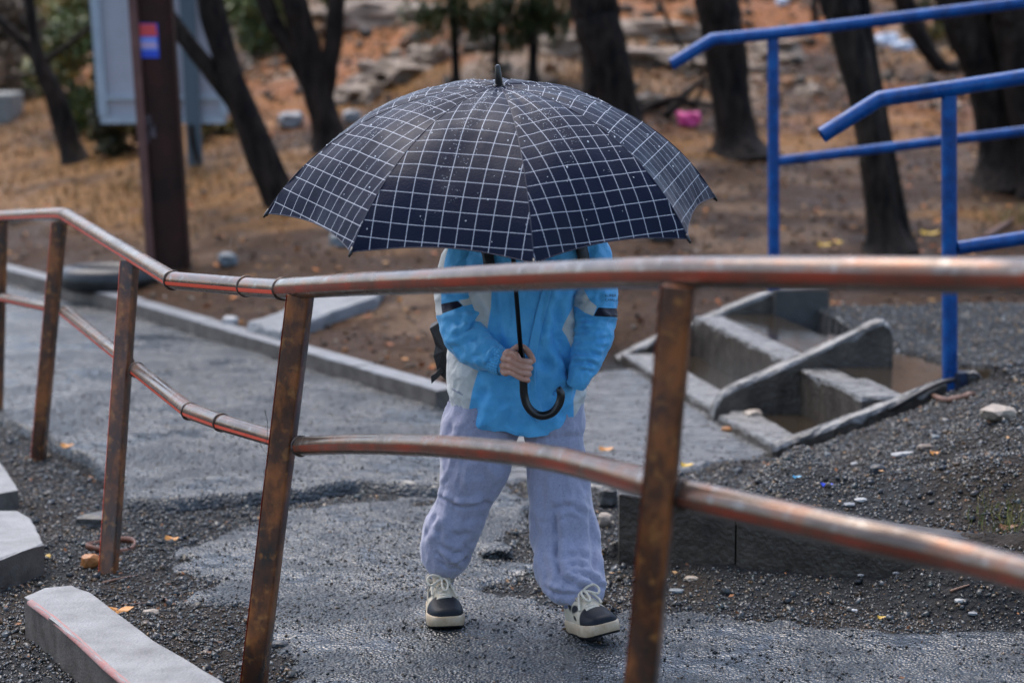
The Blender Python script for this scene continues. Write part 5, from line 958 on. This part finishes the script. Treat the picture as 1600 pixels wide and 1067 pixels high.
    # collar
    g = Geo(); g.grid([[(.0315 * math.sin(a) + (.006) * math.cos(b) * math.sin(a), .2 * L_ - .034 * math.cos(a) - .006 * math.cos(b) * math.cos(a), .096 - .012 * math.cos(a) * -1 * .4 + .006 * math.sin(b)) for b in [2 * math.pi * k / 10 for k in range(10)]] for a in [2 * math.pi * i / 40 for i in range(41)]], closeu=True); g.build('collar', MSH, sh)
    return sh
def shoeM(px, py, Y, z, yaw, pitch, roll, pivot):
    p = at(px, py, Y); return Matrix.Translation((p.x, p.y, z)) @ Matrix.Rotation(math.pi + yaw, 4, 'Z') @ Matrix.Rotation(pitch, 4, 'X') @ Matrix.Rotation(roll, 4, 'Y') @ Matrix.Translation((0, -pivot, 0))
gz_ = lambda p: float(surf(np.array([p.x]), np.array([p.y]))[0])
pL = at(693, 985, 6.04); pR = at(912, 1000, 5.93)
shoe(shoeM(692, 985, 5.985, gz_(pL) + .001, math.radians(9), math.radians(0), 0, .09), 1, False)
shoe(shoeM(908, 1000, 5.885, gz_(pR) + .002, math.radians(24), math.radians(9), math.radians(7), .03), 2, True)
# body: one continuous mesh under the clothes
gb = Geo()
def limbt(pts, n=16): 
    Q = spline([tuple(at(x, y, Y)) + (r,) for x, y, Y, r in pts], 16); gb.tube([q[:3] for q in Q], [float(q[3]) for q in Q], n)
limbt([(800, 660, 6.09, .075), (803, 600, 6.09, .085), (806, 500, 6.09, .080), (812, 430, 6.09, .085), (818, 385, 6.09, .060), (822, 360, 6.085, .032), (823, 340, 6.08, .030)])
limbt([(748, 390, 6.09, .028), (880, 390, 6.09, .034)]); limbt([(760, 640, 6.09, .062), (735, 750, 6.06, .038), (700, 840, 6.05, .036), (690, 945, 6.05, .022)]); limbt([(852, 640, 6.09, .062), (872, 760, 6.05, .038), (888, 850, 5.99, .030), (899, 980, 5.885, .022)])
limbt([(745, 392, 6.08, .032), (716, 450, 6.05, .028), (724, 520, 5.99, .025), (765, 555, 5.915, .0215), (786, 566, 5.888, .0165), (795, 568, 5.878, .014)]); limbt([(900, 392, 6.08, .032), (929, 450, 6.05, .028), (926, 520, 6.01, .025), (905, 585, 5.97, .018), (896, 600, 6.03, .012)])
hd = at(823, 300, 6.06)
def ell(c, r, n=20):
    gb.grid([[Vector(c) + Vector((r[0] * math.sin(t) * math.cos(p), r[1] * math.sin(t) * math.sin(p), r[2] * math.cos(t))) for p in [2 * math.pi * k / n for k in range(n)]] for t in [math.pi * (i + .01) / (n + .02) for i in range(n + 1)]], closeu=True)
ell(hd, (.068, .082, .092)); ell(hd + Vector((0, -.018, -.045)), (.045, .05, .055)); ell(hd + Vector((0, -.086, -.02)), (.011, .014, .018)); ell(hd + Vector((0, -.074, -.052)), (.020, .008, .006)); ell(hd + Vector((.068, .005, -.015)), (.010, .016, .024)); ell(hd + Vector((-.068, .005, -.015)), (.010, .016, .024))
for s in (-1, 1): ell(hd + Vector((s * .026, -.070, .002)), (.013, .009, .008))
ell(at(880, 606, 6.04), (.030, .018, .030))
def remesh(g, name, m, parent, vox, base, smooth=6):
    o = g.build(name, m, None); md = o.modifiers.new('r', 'REMESH'); md.mode = 'VOXEL'; md.voxel_size = vox; md.use_smooth_shade = True; md = o.modifiers.new('s', 'SMOOTH'); md.iterations = smooth; md.factor = .5
    dg = bpy.context.evaluated_depsgraph_get(); me = bpy.data.meshes.new_from_object(o.evaluated_get(dg)); bpy.data.objects.remove(o); n = len(me.vertices); c_ = np.zeros(n * 3, np.float32); me.vertices.foreach_get('co', c_); F_ = [tuple(p.vertices) for p in me.polygons]; return c_.reshape(-1, 3).astype(float) - base, F_
bV, bF = remesh(gb, 'tmpb', MSK, None, .0055, pbase)
# right hand closed round the handle: palm, four bent fingers of unequal length, thumb
gb = Geo(); gripx = lambda y: 811.5 + (y - 530) * .085
def tubew(P, R, n=14):
    Q = spline([tuple(p) + (r,) for p, r in zip(P, R)], 26); gb.tube([q[:3] for q in Q], [float(q[3]) for q in Q], n); 
    ell(Q[-1][:3], (R[-1],) * 3, 10); ell(Q[0][:3], (R[0],) * 3, 10)
YS_ = 5.862
for (mx_, my, qx, qy, r, tipdx) in ((801, 552.5, 832.5, 565.5, .0074, 0), (796, 562, 831.5, 575.5, .0077, -.002), (794, 572, 829.5, 584.8, .0074, 0), (796, 581.5, 827.5, 594.5, .0066, .002)):
    a = at(mx_, my, YS_ - .006); q = at(qx, qy, YS_ - .012); sx = at(gripx(qy), qy, YS_).x; z1 = at(800, (my + qy) / 2 + 1, YS_).z
    P = [a + Vector((-.004, .003, 0)), a + Vector((.008, -.011, -.001)), Vector((sx - .004, YS_ - .0235, z1)), Vector((sx + .010, YS_ - .0215, (z1 + q.z) / 2)), Vector((q.x - r * .7, YS_ - .010, q.z)), Vector((q.x - r * .9, YS_ + .006, q.z - .001)), Vector((sx + .004, YS_ + .0165, q.z)), Vector((sx - .006, YS_ + .015, q.z))]
    tubew(P, [r * 1.1, r * 1.08, r * .96, r * .93, r * 1.04, r * .9, r * .85, r * .75])
    tubew([at(786, 566, 5.885), a + Vector((-.012, .010, 0)), a], [.012, .0105, r * 1.12])
    ell(a + Vector((.000, -.004, .001)), (r * 1.02,) * 3, 10)
tubew([at(787, 563, 5.885), at(797, 566, 5.868), at(801, 574, 5.866)], [.015, .015, .011]); tubew([at(790, 572, 5.885), at(800, 580, 5.87)], [.012, .011])
tubew([at(788, 561, 5.89), at(800, 550, 5.888), at(811, 542, 5.884), at(821, 545.5, 5.876), at(829, 555, 5.862), at(833.5, 563, 5.852)], [.0125, .0105, .0092, .0086, .0080, .0066])
hV, hF = remesh(gb, 'tmph', MSK, None, .0011, pbase, 3)
n0 = len(bV); me = bpy.data.meshes.new('body'); me.from_pydata([tuple(v) for v in np.vstack([bV, hV])], [], bF + [tuple(i + n0 for i in f) for f in hF]); link('body', me, MSK, person)
g = Geo(); g.grid([[hd + Vector((.073 * math.sin(t) * math.cos(p), .012 + .086 * math.sin(t) * math.sin(p), .006 + (.095 + (.03 if math.sin(p) > 0 and t > 1.2 else 0)) * math.cos(t))) for p in [2 * math.pi * k / 40 for k in range(40)]] for t in [math.pi * .58 * i / 16 for i in range(1, 17)]], closeu=True); g.v = [tuple(np.array(p) - pbase) for p in g.v]
g.build('hair', mat('hair', (.02, .012, .008, 1), (.05, .03, .02, 1), scale=80, rough=.5), person)
# nails on thumb tip
# ------------------------------------------------------------------ backpack
mbp = mat('black_cordura', G(.010), G(.024), scale=120, rough=.6, bump=.3, bscale=300, bdist=.001); bk = thing('backpack', 'black backpack worn by the child, its side and strap showing at the left', 'backpack', (pc.x, 6.26, .6)); bb_ = np.array([pc.x, 6.26, .6])
g = Geo(); c0 = at(800, 480, 6.30); g.box(tuple(c0), (.26, .12, .36)); g.v = [tuple(np.array(p) - bb_) for p in g.v]; g.build('bag', mbp, bk, bevel=.04, seg=4)
def ext(poly, Y0, th, nm, m, root, base, bulge=.01):
    g = Geo(); P = [at(x, y, Y0) for x, y in poly]; n = len(P); c = sum(P, Vector()) / n; g.add([p for p in P] + [p + Vector((0, th, 0)) for p in P] + [c + Vector((0, -bulge, 0)), c + Vector((0, th + bulge, 0))], [((i + 1) % n, i, 2 * n) for i in range(n)] + [(n + i, n + (i + 1) % n, 2 * n + 1) for i in range(n)] + [(i, (i + 1) % n, n + (i + 1) % n, n + i) for i in range(n)])
    g.v = [tuple(np.array(p) - base) for p in g.v]; return flipfix(g.build(nm, m, root, smooth=False, bevel=.002))
ext([(671, 513), (682, 506), (693, 497), (720, 490), (725, 560), (715, 606), (703, 599), (690, 588), (683, 578), (677, 556), (680, 540), (676, 526)], 6.20, .07, 'side_pocket', mbp, bk, bb_, .02)
ext([(688, 574), (694, 580), (686, 589), (677, 597), (674, 600), (673, 587), (680, 583)], 6.19, .006, 'strap_end', mbp, bk, bb_, 0)
for cl in ([(750, 352), (757, 378), (763, 402), (766, 425)], [(893, 352), (905, 378), (911, 402), (914, 425)]): drape('shoulder_strap', ribbon(cl, 17, 24, 4), BB, .006, mbp, bk, bb_, .006)
g = Geo(); g.tube(spline([tuple(at(x, y, 6.12)) for x, y in ((684, 489), (686, 493), (683, 497), (687, 500), (685, 504))], 14), .0018, 6); g.v = [tuple(np.array(p) - bb_) for p in g.v]; g.build('buckle', mat('grey_metal', G(.4), rough=.3, metal=.8), bk)
# ------------------------------------------------------------------ umbrella
UA = at(780, 134, 5.69); UG = at(816, 575, 5.862); ax = (UA - UG).normalized(); um = thing('umbrella', 'navy umbrella with thin white grid check and curved black handle held by the child', 'umbrella', tuple(UG)); ub = np.array(UG)
cax = Vector((.004, -math.sin(math.radians(8.6)), math.cos(math.radians(8.6)))).normalized(); e1 = (Vector((1, 0, 0)) - cax * cax.x).normalized(); e2 = -(cax.cross(e1)) ; e2 = e2 if e2.y < 0 else -e2      # e2 towards the camera
RU, HU = .540, .288; TH = 1.08; 
def rib(phi, t): r = RU * math.sin(t * TH) / math.sin(TH); h = HU * (1 - (1 - math.cos(t * TH)) / (1 - math.cos(TH))); sh = Vector((-.012, 0, 0)) * (t ** 1.2); return UA + cax * (h - HU) + e1 * (r * math.sin(phi)) + e2 * (r * math.cos(phi)) + sh
def fabric_umb():
    m = bpy.data.materials.new('checked_fabric'); m.use_nodes = True; N = m.node_tree.nodes; L = m.node_tree.links; b = N['Principled BSDF']; uv = N.new('ShaderNodeUVMap'); sp = N.new('ShaderNodeSeparateXYZ')
    L.new(uv.outputs[0], sp.inputs[0]); tc = N.new('ShaderNodeTexCoord'); outs = []
    for k, sc in ((0, .0385), (1, .0405)):
        a = N.new('ShaderNodeMath'); a.operation = 'DIVIDE'; a.inputs[1].default_value = sc; L.new(sp.outputs[k], a.inputs[0]); p = N.new('ShaderNodeMath'); p.operation = 'PINGPONG'; p.inputs[1].default_value = .5; L.new(a.outputs[0], p.inputs[0])
        mr = N.new('ShaderNodeMapRange'); mr.inputs['From Min'].default_value = .009; mr.inputs['From Max'].default_value = .025; mr.inputs['To Min'].default_value = 1; mr.inputs['To Max'].default_value = 0; L.new(p.outputs[0], mr.inputs[0]); outs.append(mr.outputs[0])
    mxm = N.new('ShaderNodeMath'); mxm.operation = 'MAXIMUM'; L.new(outs[0], mxm.inputs[0]); L.new(outs[1], mxm.inputs[1])
    no = N.new('ShaderNodeTexNoise'); no.inputs['Scale'].default_value = 9; no.inputs['Detail'].default_value = 5; L.new(tc.outputs['Object'], no.inputs['Vector']); cr = N.new('ShaderNodeValToRGB'); cr.color_ramp.elements[0].color = (.0022, .0042, .015, 1); cr.color_ramp.elements[1].color = (.0045, .0085, .026, 1); L.new(no.outputs['Fac'], cr.inputs[0])
    mx = N.new('ShaderNodeMix'); mx.data_type = 'RGBA'; L.new(mxm.outputs[0], mx.inputs[0]); L.new(cr.outputs[0], mx.inputs[6]); mx.inputs[7].default_value = (.48, .50, .55, 1)
    L.new(mx.outputs[2], b.inputs['Base Color']); b.inputs['Specular IOR Level'].default_value = .12
    # soaked patches shine, the rest of the weave is duller
    n2 = N.new('ShaderNodeTexNoise'); n2.inputs['Scale'].default_value = 5; n2.inputs['Detail'].default_value = 7; n2.inputs['Roughness'].default_value = .7; L.new(tc.outputs['Object'], n2.inputs['Vector']); m2 = N.new('ShaderNodeMapRange'); m2.inputs['From Min'].default_value = .40; m2.inputs['From Max'].default_value = .62; m2.inputs['To Min'].default_value = .62; m2.inputs['To Max'].default_value = .33; L.new(n2.outputs['Fac'], m2.inputs[0]); L.new(m2.outputs[0], b.inputs['Roughness'])
    vo = N.new('ShaderNodeTexVoronoi'); vo.inputs['Scale'].default_value = 240; L.new(tc.outputs['Object'], vo.inputs['Vector']); bp = N.new('ShaderNodeBump'); bp.inputs['Strength'].default_value = .35; bp.inputs['Distance'].default_value = .0015; bp.invert = True; L.new(vo.outputs['Distance'], bp.inputs['Height']); L.new(bp.outputs[0], b.inputs['Normal'])
    return m
MU = fabric_umb(); mub = mat('black_plastic', G(.006), G(.012), scale=60, rough=.28, spec=.6); mus = mat('black_steel', G(.010), rough=.3, metal=.5, spec=.6)
PH0 = math.radians(9.7); NS, NT = 33, 46
drops = []
for k in range(8):
    p0 = PH0 + k * math.pi / 4; p1 = p0 + math.pi / 4; V = []; UV = []; rs = random.Random(k + 5)
    for i in range(NT):
        t = .012 + (1 - .012) * i / (NT - 1)
        for j in range(NS):
            s = j / (NS - 1); mid = 4 * s * (1 - s); tt = t * (1 - .042 * mid * t); a, b = rib(p0, tt), rib(p1, tt); p = a.lerp(b, s)
            cen = UA - ax * .55; out = (p - cen).normalized(); q = p + out * (.010 * mid * math.sin(math.pi * min(1, t * 1.05)) - .012 * mid * t ** 4)
            wv = mn.noise(Vector((s * 5 + k * 9, t * 4, k))) * .0045 * mid + .0035 * math.sin(t * 9 + k * 2 + s * 7) * mid * t + .004 * mn.noise(Vector((s * 3 + k, t * 14, k * 3))) * (1 - mid) ** 2 * t
            q += out * wv; V.append(tuple(np.array(q) - ub))
            chord = (rib(p0, tt) - rib(p1, tt)).length; arc = tt * .64; sk = .006 * math.sin(t * 5 + k); UV.append(((s - .5) * chord + .0385 * (.22 + .31 * k), arc * math.cos(math.radians(22.5) * 0) + sk * (s - .5) * 2 + .0375 * (.17 * k) + (0 if True else 0) - .004 * mid * 0))
            if 3 < i and rs.random() < .07 * (1.15 - t): drops.append((q + out * .0006, out, 1))
            for _ in range(4 if k in (5, 6, 7, 0) and math.exp(-((s - .45) / .16) ** 2) * math.exp(-((t - .42) / .28) ** 2) * (1.6 * max(0, mn.noise(Vector((s * 6, t * 7, k * 3.0))) + .25)) > rs.random() else 0): drops.append((q + out * .0005, out, .40))
    F = [(i * NS + j, (i + 1) * NS + j, (i + 1) * NS + j + 1, i * NS + j + 1) for i in range(NT - 1) for j in range(NS - 1)]
    me = bpy.data.meshes.new('canopy_panel'); me.from_pydata(V, [], F); ul = me.uv_layers.new(name='UVMap'); li = np.zeros(len(me.loops), np.int32); me.loops.foreach_get('vertex_index', li); ul.data.foreach_set('uv', np.array(UV, np.float32)[li].ravel())
    o = link('canopy_panel', me, MU, um)
    # edge stitching bead so the rim has a hem
    g = Geo(); g.tube([Vector(v) for v in V[-NS:]], .0012, 6); g.build('hem', mat('hem_thread', (.01, .012, .03, 1), rough=.5), o)
    g = Geo(); Q = [rib(p0, t / 30) - ax * .006 for t in range(1, 31)]; g.tube([Vector(np.array(q) - ub) for q in Q], .0022, 6); g.build('rib', mus, um)
    tp = rib(p0, 1.0); dd = (rib(p0, 1.0) - rib(p0, .97)).normalized(); g = Geo(); g.tube([Vector(np.array(tp - dd * .012) - ub), Vector(np.array(tp + dd * .004) - ub), Vector(np.array(tp + dd * .011) - ub)], [.0034, .0034, .0024], 8); g.build('rib_tip', mub, um)
    g = Geo(); a = rib(p0, .52) - ax * .008; run = UA - ax * .30; g.tube([Vector(np.array(a) - ub), Vector(np.array(run) - ub)], .002, 6); g.build('stretcher', mus, um)
# seams along the ribs
for k in range(8):
    p0 = PH0 + k * math.pi / 4; g = Geo(); g.tube([Vector(np.array(rib(p0, t / 40) + ax * .0006) - ub) for t in range(1, 41)], .0011, 6); g.build('seam', mat('hem_thread', (.01, .012, .03, 1), rough=.5), um)
tp = rib(PH0 - 3 * math.pi / 4, .985); g = Geo(); g.box((0, 0, 0), (.028, .004, .012), rot=Matrix.Rotation(.45, 3, 'Y')); o = g.build('closing_strap', mub, um, smooth=False); o.location = Vector(np.array(tp + Vector((-.012, -.01, .006))) - ub)
def U(p): return Vector(np.array(p) - ub)
g = Geo(); g.tube([U(UA - ax * .01), U(UG)], .0058, 18); g.build('shaft', mus, um)
g = Geo(); g.tube([U(UA - ax * .30), U(UA - ax * .335)], .011, 16); g.build('runner', mub, um)
g = Geo(); g.tube([U(UA - ax * .004), U(UA + ax * .002), U(UA + ax * .0025), U(UA + ax * .0045), U(UA + ax * .005), U(UA + ax * .046), U(UA + ax * .050)], [.016, .0145, .0115, .0115, .0095, .0062, .0035], 24); g.build('finial', mub, um, angle=40)
hp = [(813.5, 545), (815.5, 565), (817, 585), (818, 600), (818.8, 616), (823.5, 633), (834, 645), (848, 649.5), (863, 644.5), (873, 632), (876.5, 618), (874, 609), (871.5, 606)]
ys = [5.866, 5.861, 5.862, 5.866, 5.868, 5.868, 5.868, 5.868, 5.868, 5.868, 5.868, 5.868, 5.868]
Q = spline([tuple(at(x, y, Y)) + (r,) for (x, y), Y, r in zip(hp, ys, [.0078, .0092, .0098, .0100, .0102, .0104, .0106, .0106, .0104, .0102, .0100, .0088, .0058])], 70); g = Geo(); g.tube([U(Vector(q[:3])) for q in Q], [float(q[3]) for q in Q], 24); g.build('handle', mub, um)
# raindrops on the canopy
mdp = mat('rain_water', (.8, .85, .9, 1), rough=.03, spec=.5); mdp.node_tree.nodes['Principled BSDF'].inputs['Transmission Weight'].default_value = .3; mdp.node_tree.nodes['Principled BSDF'].inputs['IOR'].default_value = 1.33
V = []; F = []
for q, out, ds in drops:
    u = out.cross(Vector((0, 0, 1))).normalized(); w = out.cross(u); r = random.uniform(.0007, .0021) * ds * random.choice((.6, .8, 1.1)); o_ = u * random.uniform(-.009, .009) + w * random.uniform(-.006, .006); n = len(V); st_ = random.uniform(1, 1.8)
    V.append(tuple(np.array(q + o_ + out * r * .7) - ub)); 
    for h, rr_ in ((.45, .7), (-.1, 1)):
        for c_ in range(6): a = c_ * math.pi / 3; V.append(tuple(np.array(q + o_ + u * math.cos(a) * r * rr_ + w * math.sin(a) * r * rr_ * st_ + out * r * h) - ub))
    F += [(n, n + 1 + c_, n + 1 + (c_ + 1) % 6) for c_ in range(6)] + [(n + 1 + c_, n + 7 + c_, n + 7 + (c_ + 1) % 6, n + 1 + (c_ + 1) % 6) for c_ in range(6)]
me = bpy.data.meshes.new('raindrops'); me.from_pydata(V, [], F); link('raindrops', me, mdp, um)['kind'] = 'stuff'
